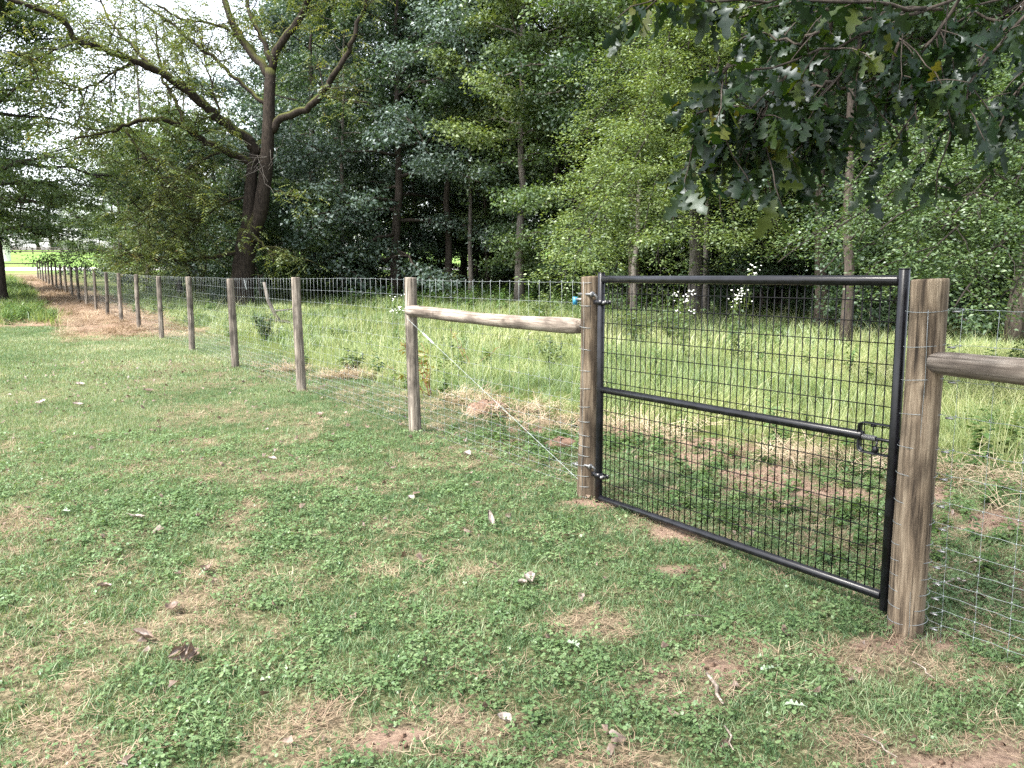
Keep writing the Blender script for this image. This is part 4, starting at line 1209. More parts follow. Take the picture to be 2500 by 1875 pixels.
TW = [
    [(2360, -10, 3.3), (2260, 36, 3.2), (2100, 120, 3.1), (1930, 200, 3.0), (1780, 190, 2.9), (1745, 215, 2.85)],
    [(1930, 200, 3.0), (1870, 300, 3.0), (1855, 400, 3.0), (1862, 455, 3.0)],
    [(2620, -160, 3.5), (2500, 60, 3.6), (2400, 200, 3.4), (2340, 300, 3.3), (2300, 440, 3.2), (2285, 560, 3.2)],
    [(2100, 120, 3.1), (2050, 230, 3.1), (2020, 330, 3.15), (1990, 420, 3.2)],
    [(1780, 190, 2.9), (1730, 290, 2.9), (1700, 370, 2.95)],
    [(2260, 36, 3.2), (2000, 10, 3.0), (1800, 20, 2.9), (1680, 10, 2.8), (1570, -10, 2.8)],
    [(2560, 120, 3.9), (2490, 250, 3.7), (2440, 350, 3.6), (2420, 430, 3.6)],
    [(2200, 60, 3.3), (2180, 200, 3.35), (2160, 330, 3.4), (2120, 400, 3.4)],
    [(2360, -10, 3.3), (2240, 180, 3.3), (2230, 290, 3.2), (2240, 350, 3.1)],
    [(2000, 100, 3.3), (1930, 130, 3.4), (1850, 110, 3.5), (1800, 130, 3.5)],
    [(1870, 300, 3.0), (1800, 350, 3.1), (1760, 400, 3.2)],
    [(2050, 230, 3.1), (1960, 280, 3.2), (1920, 360, 3.3)],
    [(2300, 40, 3.8), (2100, 30, 3.8), (1950, 60, 3.8), (1880, 150, 3.9), (1840, 230, 3.9)],
    [(2560, -60, 4.4), (2350, 60, 4.3), (2250, 150, 4.2), (2150, 260, 4.2), (2080, 360, 4.2)],
    [(2560, -60, 4.4), (2450, 100, 4.3), (2380, 220, 4.3), (2360, 330, 4.2)],
]
tb.tube(smooth_poly(np.array(limb0), 16) - ob, np.linspace(0.12, 0.016, 16), 8)
tb.build("trunk", M['bark'], oak)
stems = []
for T in TW:
    P = smooth_poly(np.array([at(q[0], q[1] * 0.88 - 12, q[2]) for q in T]), 14)
    P[1:-1] += g.normal(size=(12, 3)) * 0.008
    b = MB(); b.tube(P - ob, np.linspace(0.0075, 0.0028, 14), 6); b.build("twig", M['bark'], oak)
    stems.append(P)
    for k in range(7):
        i = int(g.integers(1, 13)); d = norm(norm(P[min(i + 1, 13)] - P[i - 1]) * 0.5 + g.normal(size=3) * [0.7, 0.7, 0.5] + [0, 0, -0.2])
        sp = bezier_limb(P[i], d, 0.16 + 0.16 * g.random(), g, -0.25, 6, 0.05)
        b = MB(); b.tube(sp - ob, np.linspace(0.003, 0.0018, 6), 5); b.build("twig", M['bark'], oak)
        stems.append(sp)
lf = []
for P in stems:
    m = len(P)
    nl_ = 30 if m > 10 else 11
    for k in range(nl_):
        f = g.uniform(0.2, 1.0) ** 0.8
        i = min(int(f * (m - 1)), m - 2); p = P[i] + (P[i + 1] - P[i]) * g.random()
        d = norm(norm(P[i + 1] - P[i]) * 0.55 + g.normal(size=3) * [0.75, 0.75, 0.5] + [0, 0, -0.75])
        nrm = norm(g.normal(size=3) * 0.9 + [0, 0, 0.45])
        lf.append((p, d, nrm, (0.05 + 0.08 * g.random() ** 1.3), int(g.integers(6))))
lf.sort(key=lambda q: q[0][1] - 4 * q[3] + 0.6 * g.random())
mass = MB()
for k, (p, d, nrm, L, vi) in enumerate(lf):
    x = norm(np.cross(d, nrm)); z = np.cross(x, d)
    if k < 300:
        o = bpy.data.objects.new("leaf", leaf_me[vi]); COL.objects.link(o); o.parent = oak
        mt = Matrix([[*(r)] for r in np.stack([x * L, d * L, z * L], 1)]).to_4x4()
        mt.translation = Vector(p - ob); o.matrix_local = mt
    else:
        V, Q = LV[vi]
        mass.add(V[:, :1] * L * x + V[:, 1:2] * L * d + V[:, 2:3] * L * z + p - ob, Q, None, g.random())
tag(mass.build("leaves", M['oakleaf'], oak), kind="stuff")
# the oak's unseen crown above and behind, shaped to shade the near lawn
cc = []
for k in range(620):
    a = g.random() * 6.28; r = 6.6 * math.sqrt(g.random()); h = 4.6 + 6.0 * g.random()
    p = ob * [1, 1, 0] + [r * math.cos(a) - 3.6, r * math.sin(a) - 2.4, h]
    cc.append(p)
cc = np.array(cc)
# keep clear of the view: only above the picture's upper edge
fwd = (cc - [0, 0, EYE]) @ CF; upv = (cc - [0, 0, EYE]) @ CU
cc = cc[(fwd < 0.2) | (upv / np.maximum(fwd, 0.2) > 0.60)]
v, fc, val = clump_leaves(cc, 26, (0.42, 0.42, 0.25), 0.15, g, 0.55)
c = MB(); c.add(v - ob, fc, None, val); c.build("crown", M['oakleaf'], oak, smooth=False)
# ------------------------------------------------------------------ ground cover
def src_collection(name, meshes, mat):
    c = bpy.data.collections.new(name)
    for k, me in enumerate(meshes):
        if len(me.materials) == 0: me.materials.append(mat)
        o = bpy.data.objects.new("%s_source_%02d" % (name, k), me); c.objects.link(o)
    return c


def scatter(name, pts, rz, sc, tone, coll, nsrc, label, cat, tilt=0.12):
    N = len(pts)
    me = bpy.data.meshes.new(name)
    me.vertices.add(N); me.vertices.foreach_set("co", np.asarray(pts, np.float32).ravel())
    def A(k, ty, data, prop="value"):
        a = me.attributes.new(k, ty, 'POINT'); a.data.foreach_set(prop, data)
    rot = np.stack([rng.normal(size=N) * tilt, rng.normal(size=N) * tilt, rz], 1).astype(np.float32)
    A("rot", 'FLOAT_VECTOR', rot.ravel(), "vector")
    A("sc", 'FLOAT', np.asarray(sc, np.float32)); A("tone", 'FLOAT', np.asarray(tone, np.float32))
    A("idx", 'INT', rng.integers(0, nsrc, N).astype(np.int32))
    o = obj(name, me)
    ng = bpy.data.node_groups.new(name + "_nodes", 'GeometryNodeTree')
    ng.interface.new_socket("Geometry", in_out='INPUT', socket_type='NodeSocketGeometry')
    ng.interface.new_socket("Geometry", in_out='OUTPUT', socket_type='NodeSocketGeometry')
    n, l = ng.nodes, ng.links
    gi = n.new("NodeGroupInput"); go = n.new("NodeGroupOutput")
    ci = n.new("GeometryNodeCollectionInfo"); ci.inputs["Collection"].default_value = coll
    ci.inputs["Separate Children"].default_value = True; ci.inputs["Reset Children"].default_value = True
    ip = n.new("GeometryNodeInstanceOnPoints"); ip.inputs["Pick Instance"].default_value = True
    def NA(k, ty):
        a = n.new("GeometryNodeInputNamedAttribute"); a.data_type = ty; a.inputs["Name"].default_value = k
        return [s for s in a.outputs if s.name == "Attribute" and s.enabled][0]
    l.new(gi.outputs[0], ip.inputs["Points"]); l.new(ci.outputs[0], ip.inputs["Instance"])
    l.new(NA("idx", 'INT'), ip.inputs["Instance Index"])
    l.new(NA("rot", 'FLOAT_VECTOR'), ip.inputs["Rotation"])
    l.new(NA("sc", 'FLOAT'), ip.inputs["Scale"])
    l.new(ip.outputs[0], go.inputs[0])
    md = o.modifiers.new("scatter", 'NODES'); md.node_group = ng
    return tag(o, label, cat, kind="stuff")


def blade_tuft(g, n, spread, h, w, lean=0.5, curve=0.5, segs=2, bias=0.0):
    """arrays of a tuft of curved tapering blades (triangles only)"""
    V = []; T = []; A = []; c = 0
    for k in range(n):
        a = g.random() * 6.28; r = spread * math.sqrt(g.random())
        p = np.array([r * math.cos(a), r * math.sin(a), -0.01])
        az = g.random() * 6.28 if g.random() > bias else g.normal() * 0.7
        out = np.array([math.cos(az), math.sin(az), 0])
        fa = az + PI / 2 + 0.7 * g.normal(); sd_ = np.array([math.cos(fa), math.sin(fa), 0])
        H = h * (0.5 + 0.75 * g.random()); ln = lean * g.random(); cv = curve * (0.4 + 0.9 * g.random()); W = w * (0.7 + 0.6 * g.random())
        val = g.random()
        t = np.linspace(0, 1, segs + 1)
        el = (PI / 2 - ln) - cv * 1.3 * t
        step = H / segs
        cx = np.concatenate([[0], np.cumsum(np.cos(el[:-1]) * step)]); cz = np.concatenate([[0], np.cumsum(np.sin(el[:-1]) * step)])
        ctr = p + cx[:, None] * out + cz[:, None] * np.array([0, 0, 1]) + ((0.2 * g.normal() * H) * t ** 2)[:, None] * np.array([-out[1], out[0], 0])
        ww = W * 0.5 * (1 - 0.45 * t)
        for s_ in range(segs):
            V += [ctr[s_] - sd_ * ww[s_], ctr[s_] + sd_ * ww[s_]]; A += [val, val]
        V.append(ctr[segs]); A.append(val)
        for s_ in range(segs - 1):
            T += [(c + 2 * s_, c + 2 * s_ + 1, c + 2 * s_ + 3), (c + 2 * s_, c + 2 * s_ + 3, c + 2 * s_ + 2)]
        T.append((c + 2 * (segs - 1), c + 2 * (segs - 1) + 1, c + 2 * segs)); c += 2 * segs + 1
    return np.array(V), np.array(T), np.array(A)


def realise(name, pts, rz, sc, tone, srcs, mat, label, cat, tilt=0.15, zs=None):
    """one mesh of many tufts"""
    N = len(pts); idx = rng.integers(0, len(srcs), N)
    VV, TT, AA = [], [], []; base = 0
    for k, (V, T, A) in enumerate(srcs):
        q = np.nonzero(idx == k)[0]
        if not len(q): continue
        c, s_ = np.cos(rz[q]), np.sin(rz[q]); S = sc[q]
        X = (V[None, :, 0] * c[:, None] - V[None, :, 1] * s_[:, None]) * S[:, None]
        Y = (V[None, :, 0] * s_[:, None] + V[None, :, 1] * c[:, None]) * S[:, None]
        Z = V[None, :, 2] * (S if zs is None else S * zs[q])[:, None]
        tx = rng.normal(size=len(q)) * tilt; ty = rng.normal(size=len(q)) * tilt
        P = np.stack([X + Z * tx[:, None], Y + Z * ty[:, None], Z], -1) + pts[q][:, None, :]
        VV.append(P.reshape(-1, 3)); TT.append((T[None] + (np.arange(len(q)) * len(V))[:, None, None]).reshape(-1, 3) + base)
        AA.append((0.5 * A[None, :] + 0.65 * tone[q][:, None] - 0.075).ravel()); base += len(q) * len(V)
    me = new_mesh(name, np.concatenate(VV), np.concatenate(TT), {"v": np.concatenate(AA)}, True)
    return tag(obj(name, me, mat), label, cat, kind="stuff")


def blades(g, n, spread, h, w, segs=4):
    """loose dry stems lying flat"""
    V = []; Q = []; A = []; c = 0
    for k in range(n):
        a = g.random() * 6.28; r = spread * math.sqrt(g.random())
        p = np.array([r * math.cos(a), r * math.sin(a), 0.0])
        az = g.random() * 6.28; out = np.array([math.cos(az), math.sin(az), 0]); sd_ = np.array([-out[1], out[0], 0])
        H = h * (0.55 + 0.7 * g.random()); W = w * (0.7 + 0.6 * g.random()); val = g.random()
        t = np.linspace(0, 1, segs + 1)
        el = 0.15 * g.normal() + 0.25 * np.sin(t * 3 + g.random() * 6)
        step = H / segs
        cx = np.concatenate([[0], np.cumsum(np.cos(el[:-1]) * step)]); cz = np.concatenate([[0], np.cumsum(np.sin(el[:-1]) * step)])
        cz = np.abs(cz) + 0.012 * g.random()
        ctr = p + cx[:, None] * out + cz[:, None] * np.array([0, 0, 1]) + ((0.25 * g.normal() * H) * t ** 2)[:, None] * sd_
        ww = W * 0.5 * (1 - 0.4 * t)
        for s_ in range(segs + 1):
            V += [ctr[s_] - sd_ * ww[s_], ctr[s_] + sd_ * ww[s_]]; A += [val, val]
        for s_ in range(segs):
            Q.append((c + 2 * s_, c + 2 * s_ + 1, c + 2 * s_ + 3, c + 2 * s_ + 2))
        c += 2 * (segs + 1)
    return new_mesh("straw_bits", np.array(V), np.array(Q), {"v": np.array(A)}, True)


def clover_mesh(g, n, spread, size, hgt):
    V = []; T = []; A = []; c = 0
    for k in range(n):
        a = g.random() * 6.28; r = spread * math.sqrt(g.random())
        p = np.array([r * math.cos(a), r * math.sin(a), hgt * (0.4 + 0.8 * g.random())]); val = g.random()
        m = 3 if g.random() < 0.6 else 1
        tl = g.normal(size=2) * 0.25
        a0 = g.random() * 6.28
        for j in range(m):
            aj = a0 + j * 2.1; S = size * (0.7 + 0.6 * g.random()) * (1 if m == 3 else 1.5)
            d = np.array([math.cos(aj), math.sin(aj)]); e = np.array([-d[1], d[0]])
            pts = [(0, 0), (0.45, 0.42), (0.95, 0.34), (1.0, 0), (0.95, -0.34), (0.45, -0.42)]
            for (u, w) in pts:
                xy = d * u * S + e * w * S
                V.append(p + [xy[0], xy[1], xy @ tl + 0.10 * abs(w) * S - 0.12 * u * u * S]); A.append(val)
            T += [(c, c + 1, c + 2, c + 3), (c, c + 3, c + 4, c + 5)]
            c += 6
    return new_mesh("clover", np.array(V), np.array(T), {"v": np.array(A)}, True)


g = np.random.default_rng(55)
C_near = [blade_tuft(g, 10, 0.035, 0.050, 0.0040, 0.8, 0.9, 2) for _ in range(8)]
C_mid = [blade_tuft(g, 17, 0.075, 0.050, 0.0066, 0.8, 0.7, 1) for _ in range(6)]
C_far = [blade_tuft(g, 19, 0.17, 0.058, 0.014, 0.8, 0.7, 1) for _ in range(5)]
C_long = [blade_tuft(g, 7, 0.05, 0.085, 0.0034, 0.9, 1.3, 3) for _ in range(6)]
C_mead = [blade_tuft(g, 23, 0.15, 0.52, 0.0090, 0.65, 1.7, 3, 0.75) for _ in range(6)] + [blade_tuft(g, 17, 0.12, 0.72, 0.0065, 0.45, 1.4, 3, 0.7) for _ in range(2)]
C_meadf = [blade_tuft(g, 17, 0.32, 0.46, 0.024, 0.5, 1.0, 2, 0.6) for _ in range(5)]
C_straw = src_collection("straw", [blades(g, 15, 0.06, 0.065, 0.0026, 2) for _ in range(6)], M['straw'])
C_hay = src_collection("hay", [blades(g, 12, 0.06, 0.14, 0.0028, 3) for _ in range(4)], M['straw'])
C_strawb = src_collection("straw_big", [blades(g, 34, 0.22, 0.26, 0.0075, 4) for _ in range(5)], M['straw'])
C_clov = src_collection("clover", [clover_mesh(g, 9, 0.05, 0.0088, 0.034) for _ in range(7)], M['clover'])


def weed_mesh(g, h, nst, nl, size):
    V = []; Q = []; A = []; c = 0
    for s_ in range(nst):
        az = g.random() * 6.28; ln = 0.35 * g.random(); H = h * (0.6 + 0.6 * g.random()); val = g.random()
        for k in range(nl):
            t = (k + 0.5) / nl
            p = np.array([math.cos(az) * ln * H * t, math.sin(az) * ln * H * t, H * t])
            aa = g.random() * 6.28; L = size * (0.6 + 0.8 * g.random()) * (1.1 - 0.6 * t)
            d = np.array([math.cos(aa), math.sin(aa), 0.25 * g.normal()]); e = np.array([-d[1], d[0], 0.2 * g.normal()])
            V += [p, p + d * L * 0.5 + e * L * 0.22 + [0, 0, 0.03 * L], p + d * L + [0, 0, -0.2 * L], p + d * L * 0.5 - e * L * 0.22]
            A += [val] * 4; Q.append((c, c + 1, c + 2, c + 3)); c += 4
    return new_mesh("weed", np.array(V), np.array(Q), {"v": np.array(A)}, True)


C_weed = src_collection("weed", [weed_mesh(g, 0.5, 6, 11, 0.12) for _ in range(5)], M['weed'])
C_weedlow = src_collection("weed_low", [weed_mesh(g, 0.12, 6, 4, 0.055) for _ in range(5)], M['weed'])


def region(x0, x1, y0, y1, dens, fan=True):
    N = int((x1 - x0) * (y1 - y0) * dens)
    x = rng.uniform(x0, x1, N); y = rng.uniform(y0, y1, N)
    if fan:      # what could be seen from here or from a step to the side
        k = np.abs(x) < 0.68 * y + 1.6
        x, y = x[k], y[k]
    return x, y


def lawn_layer(name, x0, x1, y0, y1, dens, srcs, label):
    x, y = region(x0, x1, y0, y1, dens)
    me, st, we, de, ba, s, o = masks(x, y)
    patch = fbm(x * 0.9, y * 0.9, 61)
    strk = fbm(x * 0.25 + y * 0.12, y * 0.10, 71, 3)
    p = (1 - 0.97 * sstep(0.2, 0.7, me)) * (1 - 0.95 * st) * (1 - we) * (1 - 0.58 * de) * (1 - 0.97 * ba) * (0.72 + 0.5 * patch)
    k = rng.random(len(x)) < p
    x, y, patch, de, strk = x[k], y[k], patch[k], de[k], strk[k]
    N = len(x)
    tone = np.clip(0.25 + 0.9 * (patch - 0.5) + 0.9 * (strk - 0.5) + 0.50 * de + 0.16 * rng.normal(size=N) + 0.14 * sstep(7, 16, y) + (rng.random(N) < 0.06) * 0.35, 0, 1)
    sc = (0.75 + 0.5 * rng.random(N)) * (1 - 0.25 * de) * (0.8 + 0.4 * patch)
    realise(name, np.stack([x, y, gz(x, y)], 1), rng.random(N) * 6.28, sc, tone, srcs, M['lawn'], label, "grass", 0.18)


lawn_layer("lawn_grass", -6, 7, 1.9, 6.2, 820, C_near, "short mown lawn grass in front of the gate")
lawn_layer("lawn_grass", -9, 9, 6.2, 12.5, 300, C_mid, "short mown lawn grass beside the nearer fence posts")
lawn_layer("lawn_grass", -26, 4, 12.5, 29, 75, C_far, "short mown lawn grass reaching back to the straw strip")
lawn_layer("lawn_grass", -6, 7, 1.9, 7.0, 170, C_long, "longer loose grass blades standing out of the near lawn")

# longer untrimmed grass round the feet of the nearer posts
px, py = [], []
for s_ in [0.0, S_HINGE] + post_s[:7]:
    q = fs(s_); k = 34 if s_ < 6 else 26; a = rng.random(k) * 6.28; r_ = 0.085 + 0.10 * rng.random(k) ** 1.5
    px.append(q[0] + r_ * np.cos(a)); py.append(q[1] + r_ * np.sin(a))
px, py = np.concatenate(px), np.concatenate(py)
realise("post_foot_grass", np.stack([px, py, gz(px, py)], 1), rng.random(len(px)) * 6.28, 0.6 + 0.7 * rng.random(len(px)), np.clip(0.5 + 0.25 * rng.normal(size=len(px)), 0, 1), C_long, M['lawn'], "longer untrimmed grass round the feet of the nearer fence posts", "grass", 0.25)

# clover and ground ivy
x, y = region(-6, 7, 1.9, 8.5, 620)
me, st, we, de, ba, s, o = masks(x, y)
pc = 0.12 + 0.6 * sstep(0.46, 0.60, 0.35 * fbm(x * 0.8 + 5, y * 0.8, 81) + 0.65 * fbm(x * 4.1, y * 4.1, 82))
pc = pc * (1 - 0.85 * de) * (1 - 0.95 * ba) * (1 - 0.8 * sstep(.3, .8, me))
k = rng.random(len(x)) < pc
x, y = x[k], y[k]
scatter("clover", np.stack([x, y, gz(x, y)], 1), rng.random(len(x)) * 6.28, 0.75 + 0.6 * rng.random(len(x)), np.clip(0.5 + 0.22 * rng.normal(size=len(x)), 0, 1), C_clov, 7, "clover and ground ivy leaves spread through the lawn", "clover", 0.15)

# dead clippings in the brown patches
x, y = region(-7, 7, 1.9, 12.5, 240)
me, st, we, de, ba, s, o = masks(x, y)
behind = sstep(-0.2, 0.3, o) * (1 - sstep(0.1, 0.9, me)) * 0.35
k = rng.random(len(x)) < np.clip(0.85 * de * (1 - 0.75 * ba) * (1 - sstep(.2, .8, me)) + 0.06 + behind, 0, 1) * (1 - 0.6 * sstep(6, 12, y))
x, y = x[k], y[k]
scatter("dry_clippings", np.stack([x, y, gz(x, y) + 0.012], 1), rng.random(len(x)) * 6.28, 0.6 + 0.6 * rng.random(len(x)), np.clip(0.40 + 0.22 * rng.normal(size=len(x)), 0, 1), C_straw, 6, "dry brown grass clippings lying in the worn patches of lawn", "clippings", 0.1)

# straw strip along the far fence, low heaps where the lawn ends
x, y = region(-50, 4, 15, 78, 34)
me, st, we, de, ba, s, o = masks(x, y)
k = rng.random(len(x)) < st * (1 - 0.6 * ba) * (0.34 - 0.1 * sstep(20, 60, y))
x, y = x[k], y[k]
heap = 0.10 * np.exp(-(((x + 14.6) / 1.9) ** 2 + ((y - 26.4 - 0.12 * (x + 14)) / 0.55) ** 2)) + 0.10 * np.exp(-(((x + 17.5) / 1.6) ** 2 + ((y - 26.6) / 0.5) ** 2))
scatter("straw", np.stack([x, y, gz(x, y) + heap * rng.random(len(x)) + 0.01], 1), rng.random(len(x)) * 6.28, 0.7 + 0.7 * rng.random(len(x)), np.clip(0.34 + 0.25 * rng.normal(size=len(x)), 0, 1), C_strawb, 5, "tan straw strewn along both sides of the far fence posts", "straw", 0.2)

# pale cut hay just beyond the fence by the log rail
hp = []
for cx, cy, rx, ry, n in [(-0.55, 10.6, 0.45, 0.25, 80), (0.05, 9.7, 0.6, 0.35, 120), (0.7, 8.9, 0.55, 0.3, 100), (1.3, 8.4, 0.5, 0.4, 60), (-2.6, 13.2, 0.5, 0.25, 120), (-3.8, 14.2, 0.4, 0.2, 60), (2.6, 7.2, 0.6, 0.4, 90), (3.6, 6.6, 0.7, 0.5, 110)]:
    hp.append(np.stack([cx + rx * rng.normal(size=n) * .6, cy + ry * rng.normal(size=n) * .6, rng.random(n) * 0.09], 1))
hp = np.concatenate(hp); hp[:, 2] += gz(hp[:, 0], hp[:, 1]) + 0.01
scatter("cut_hay", hp, rng.random(len(hp)) * 6.28, 0.9 + 0.8 * rng.random(len(hp)), np.clip(0.66 + 0.2 * rng.normal(size=len(hp)), 0, 1), C_hay, 4, "pale cut hay lying just beyond the wire by the log rail", "hay", 0.35)

# tall meadow grass beyond the fence
def meadow_layer(name, x0, x1, y0, y1, dens, srcs, label):
    x, y = region(x0, x1, y0, y1, dens)
    me, st, we, de, ba, s, o = masks(x, y)
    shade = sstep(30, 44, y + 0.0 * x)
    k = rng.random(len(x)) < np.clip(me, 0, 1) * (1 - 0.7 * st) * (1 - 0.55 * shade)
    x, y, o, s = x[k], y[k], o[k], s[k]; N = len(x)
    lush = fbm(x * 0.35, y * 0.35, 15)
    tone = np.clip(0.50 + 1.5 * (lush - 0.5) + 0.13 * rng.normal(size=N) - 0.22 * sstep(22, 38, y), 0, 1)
    h = (0.28 + 0.98 * fbm(x * 0.55, y * 0.55, 19) ** 1.3) * (0.55 + 0.45 * sstep(0, 1.2, o - edge_off(s)))
    wind = 2.6 * fbm(x * 0.3, y * 0.3, 27, 3) * 2 - 1.2 + 0.5 * rng.normal(size=N)
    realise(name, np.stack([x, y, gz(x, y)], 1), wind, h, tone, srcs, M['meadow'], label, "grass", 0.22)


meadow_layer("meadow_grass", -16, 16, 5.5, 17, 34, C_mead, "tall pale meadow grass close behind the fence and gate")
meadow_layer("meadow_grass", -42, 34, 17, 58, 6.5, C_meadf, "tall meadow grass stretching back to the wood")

# broad weeds and dead stems through the meadow
x, y = region(-30, 24, 7, 34, 2.2)
me, st, we, de, ba, s, o = masks(x, y)
k = rng.random(len(x)) < me * sstep(0.50, 0.62, fbm(x * 0.5, y * 0.5, 93))
x, y = x[k], y[k]
scatter("meadow_weeds", np.stack([x, y, gz(x, y)], 1), rng.random(len(x)) * 6.28, 0.5 + 0.7 * rng.random(len(x)), np.clip(0.55 + 0.3 * rng.normal(size=len(x)), 0, 1), C_weed, 5, "broad-leaved weeds scattered through the tall meadow grass", "weeds", 0.15)
x, y = region(-24, 20, 7, 30, 5)
me, st, we, de, ba, s, o = masks(x, y)
k = rng.random(len(x)) < me * (0.15 + 0.85 * sstep(0.48, 0.60, fbm(x * 0.4 + 9, y * 0.4, 97)))
x, y = x[k], y[k]
C_seed = [blade_tuft(g, 7, 0.12, 0.8, 0.0055, 0.35, 0.7, 2, 0.5) for _ in range(4)]
realise("dry_grass_stems", np.stack([x, y, gz(x, y)], 1), rng.random(len(x)) * 6.28, 0.6 + 0.5 * rng.random(len(x)), np.full(len(x), 0.9), C_seed, M['meadow'], "dry pale grass stems standing in the meadow", "grass", 0.25)

# crumbs of bare soil and bits of dead leaf on the lawn
cm_ = []
for k in range(4):
    q = MB(); q.ball((0, 0, 0), 0.009, 5, 4, (1, 0.8, 0.6)); q.v[-1] += g.normal(size=q.v[-1].shape) * 0.002; cm_.append(q.mesh("crumb", False))
C_crumb = src_collection("crumb", cm_, M['clod'])
x, y = region(-5, 6, 1.9, 9.5, 900)
me, st, we, de, ba, s, o = masks(x, y)
k = rng.random(len(x)) < 0.55 * ba
x, y = x[k], y[k]
scatter("soil_crumbs", np.stack([x, y, gz(x, y) + 0.004], 1), rng.random(len(x)) * 6.28, 0.3 + 1.3 * rng.random(len(x)) ** 3, np.zeros(len(x)), C_crumb, 4, "crumbs of reddish soil on the bare spots", "soil", 0.8)
lm_ = []
for k in range(5):
    n_ = 7; an = np.sort(g.random(n_) * 6.28); rr_ = 0.010 + 0.010 * g.random(n_)
    vv = np.stack([rr_ * np.cos(an) * 1.5, rr_ * np.sin(an), 0.006 * g.normal(size=n_)], 1)
    lm_.append(new_mesh("flake", np.concatenate([[[0, 0, 0.004]], vv]), np.array([(0, 1 + j, 1 + (j + 1) % n_) for j in range(n_)]), {"v": g.random(n_ + 1)}))
C_flake = src_collection("flake", lm_, M['brownleaf'])
x, y = region(-9, 7, 1.9, 16, 9)
me, st, we, de, ba, s, o = masks(x, y)
k = (me < 0.4); x, y = x[k], y[k]
scatter("leaf_litter", np.stack([x, y, gz(x, y) + 0.03], 1), rng.random(len(x)) * 6.28, 0.5 + 1.1 * rng.random(len(x)), rng.random(len(x)), C_flake, 5, "small broken bits of dead leaf strewn over the lawn", "leaf litter", 0.5)

# leafy weeds: left patch beside the straw, and scattered low plants beyond the gate
x, y = region(-45, -8, 24, 80, 5.5)
me, st, we, de, ba, s, o = masks(x, y)
k = rng.random(len(x)) < we * (0.3 + 0.7 * sstep(0.40, 0.6, fbm(x * 0.3, y * 0.3, 44)))
x, y = x[k], y[k]
scatter("weeds", np.stack([x, y, gz(x, y)], 1), rng.random(len(x)) * 6.28, 0.55 + 0.7 * rng.random(len(x)), np.clip(0.5 + 0.25 * rng.normal(size=len(x)), 0, 1), C_weed, 5, "leafy green weeds around the left tree beside the straw strip", "weeds", 0.1)
x, y = region(-45, -8, 24, 88, 6)
me, st, we, de, ba, s, o = masks(x, y)
k = rng.random(len(x)) < we
x, y = x[k], y[k]
realise("rough_grass", np.stack([x, y, gz(x, y)], 1), rng.random(len(x)) * 6.28, 0.6 + 0.5 * rng.random(len(x)), np.clip(0.35 + 0.2 * rng.normal(size=len(x)), 0, 1), C_meadf, M['meadow'], "unmown grass under the left tree, between lawn and straw strip", "grass", 0.2)
x, y = region(-1, 9, 4.5, 16, 60)
me, st, we, de, ba, s, o = masks(x, y)
k = (o > 0.25) & (rng.random(len(x)) < (1 - 0.85 * me) * (1 - 0.8 * ba) * sstep(0.42, 0.58, fbm(x * 1.1, y * 1.1, 49)))
x, y = x[k], y[k]
scatter("low_weeds", np.stack([x, y, gz(x, y)], 1), rng.random(len(x)) * 6.28, 0.6 + 0.7 * rng.random(len(x)), np.clip(0.55 + 0.22 * rng.normal(size=len(x)), 0, 1), C_weedlow, 5, "low broad-leaved weeds on the trampled ground behind the gate", "weeds", 0.1)
# weeds and ferns on the forest floor
x, y = region(-30, 40, 26, 60, 1.6)
me, st, we, de, ba, s, o = masks(x, y)
k = (o > 10) & (rng.random(len(x)) < 0.8 * sstep(28, 40, y + 6 * (fbm(x * .2, y * .2, 66) - .5)))
x, y = x[k], y[k]
scatter("forest_floor_plants", np.stack([x, y, gz(x, y)], 1), rng.random(len(x)) * 6.28, 0.8 + 1.1 * rng.random(len(x)), np.clip(0.3 + 0.25 * rng.normal(size=len(x)), 0, 1), C_weed, 5, "low leafy plants covering the shaded forest floor", "undergrowth", 0.1)

# ------------------------------------------------------------------ single plants and litter
def lie(u, v):
    """point of the ground seen at u, v"""
    Y0, Y1 = 1.5, 200.0
    for _ in range(60):
        m = (Y0 + Y1) / 2; p = at(u, v, m)
        if p[2] > float(gz(p[0], p[1])): Y0 = m
        else: Y1 = m
    return at(u, v, Y0)


def curled_leaf(name, p, L, W, rz, mat, label, curl=1.0, seed=0, pitch=0.2, lobes=False, group="fallen leaves on the lawn"):
    g = np.random.default_rng(seed)
    if lobes:
        V, Q = oak_leaf_mesh("x", L, seed, 0.25); V = V.copy(); V[:, 2] += 0.35 * np.abs(V[:, 0])
        me = new_mesh(name, V, Q, {"v": g.random(len(V))})
    else:
        m, n = 8, 7; V = []
        for a in range(m):
            t = a / (m - 1); w = W * (math.sin(PI * (0.04 + 0.92 * t)) ** 0.8)
            for b_ in range(n):
                q = b_ / (n - 1) - 0.5; an = q * curl * 2.4
                V.append((w * math.sin(an) / max(curl * 1.2, .01), L * (t - 0.5), w * (1 - math.cos(an)) * 0.9 + 0.10 * L * (2 * t - 1) ** 2 + 0.003 * g.normal()))
        i = np.arange(m - 1)[:, None] * n; j = np.arange(n - 1)[None, :]
        Q = np.stack([i + j, i + j + 1, i + n + j + 1, i + n + j], -1).reshape(-1, 4)
        me = new_mesh(name, np.array(V), Q, {"v": np.clip(0.5 + 0.25 * g.normal(size=len(V)), 0, 1)})
    o = obj(name, me, mat, loc=(p[0], p[1], float(gz(p[0], p[1])) + 0.040), rot=(pitch, 0.1 * g.normal(), rz))
    return tag(o, label, "leaf", group)


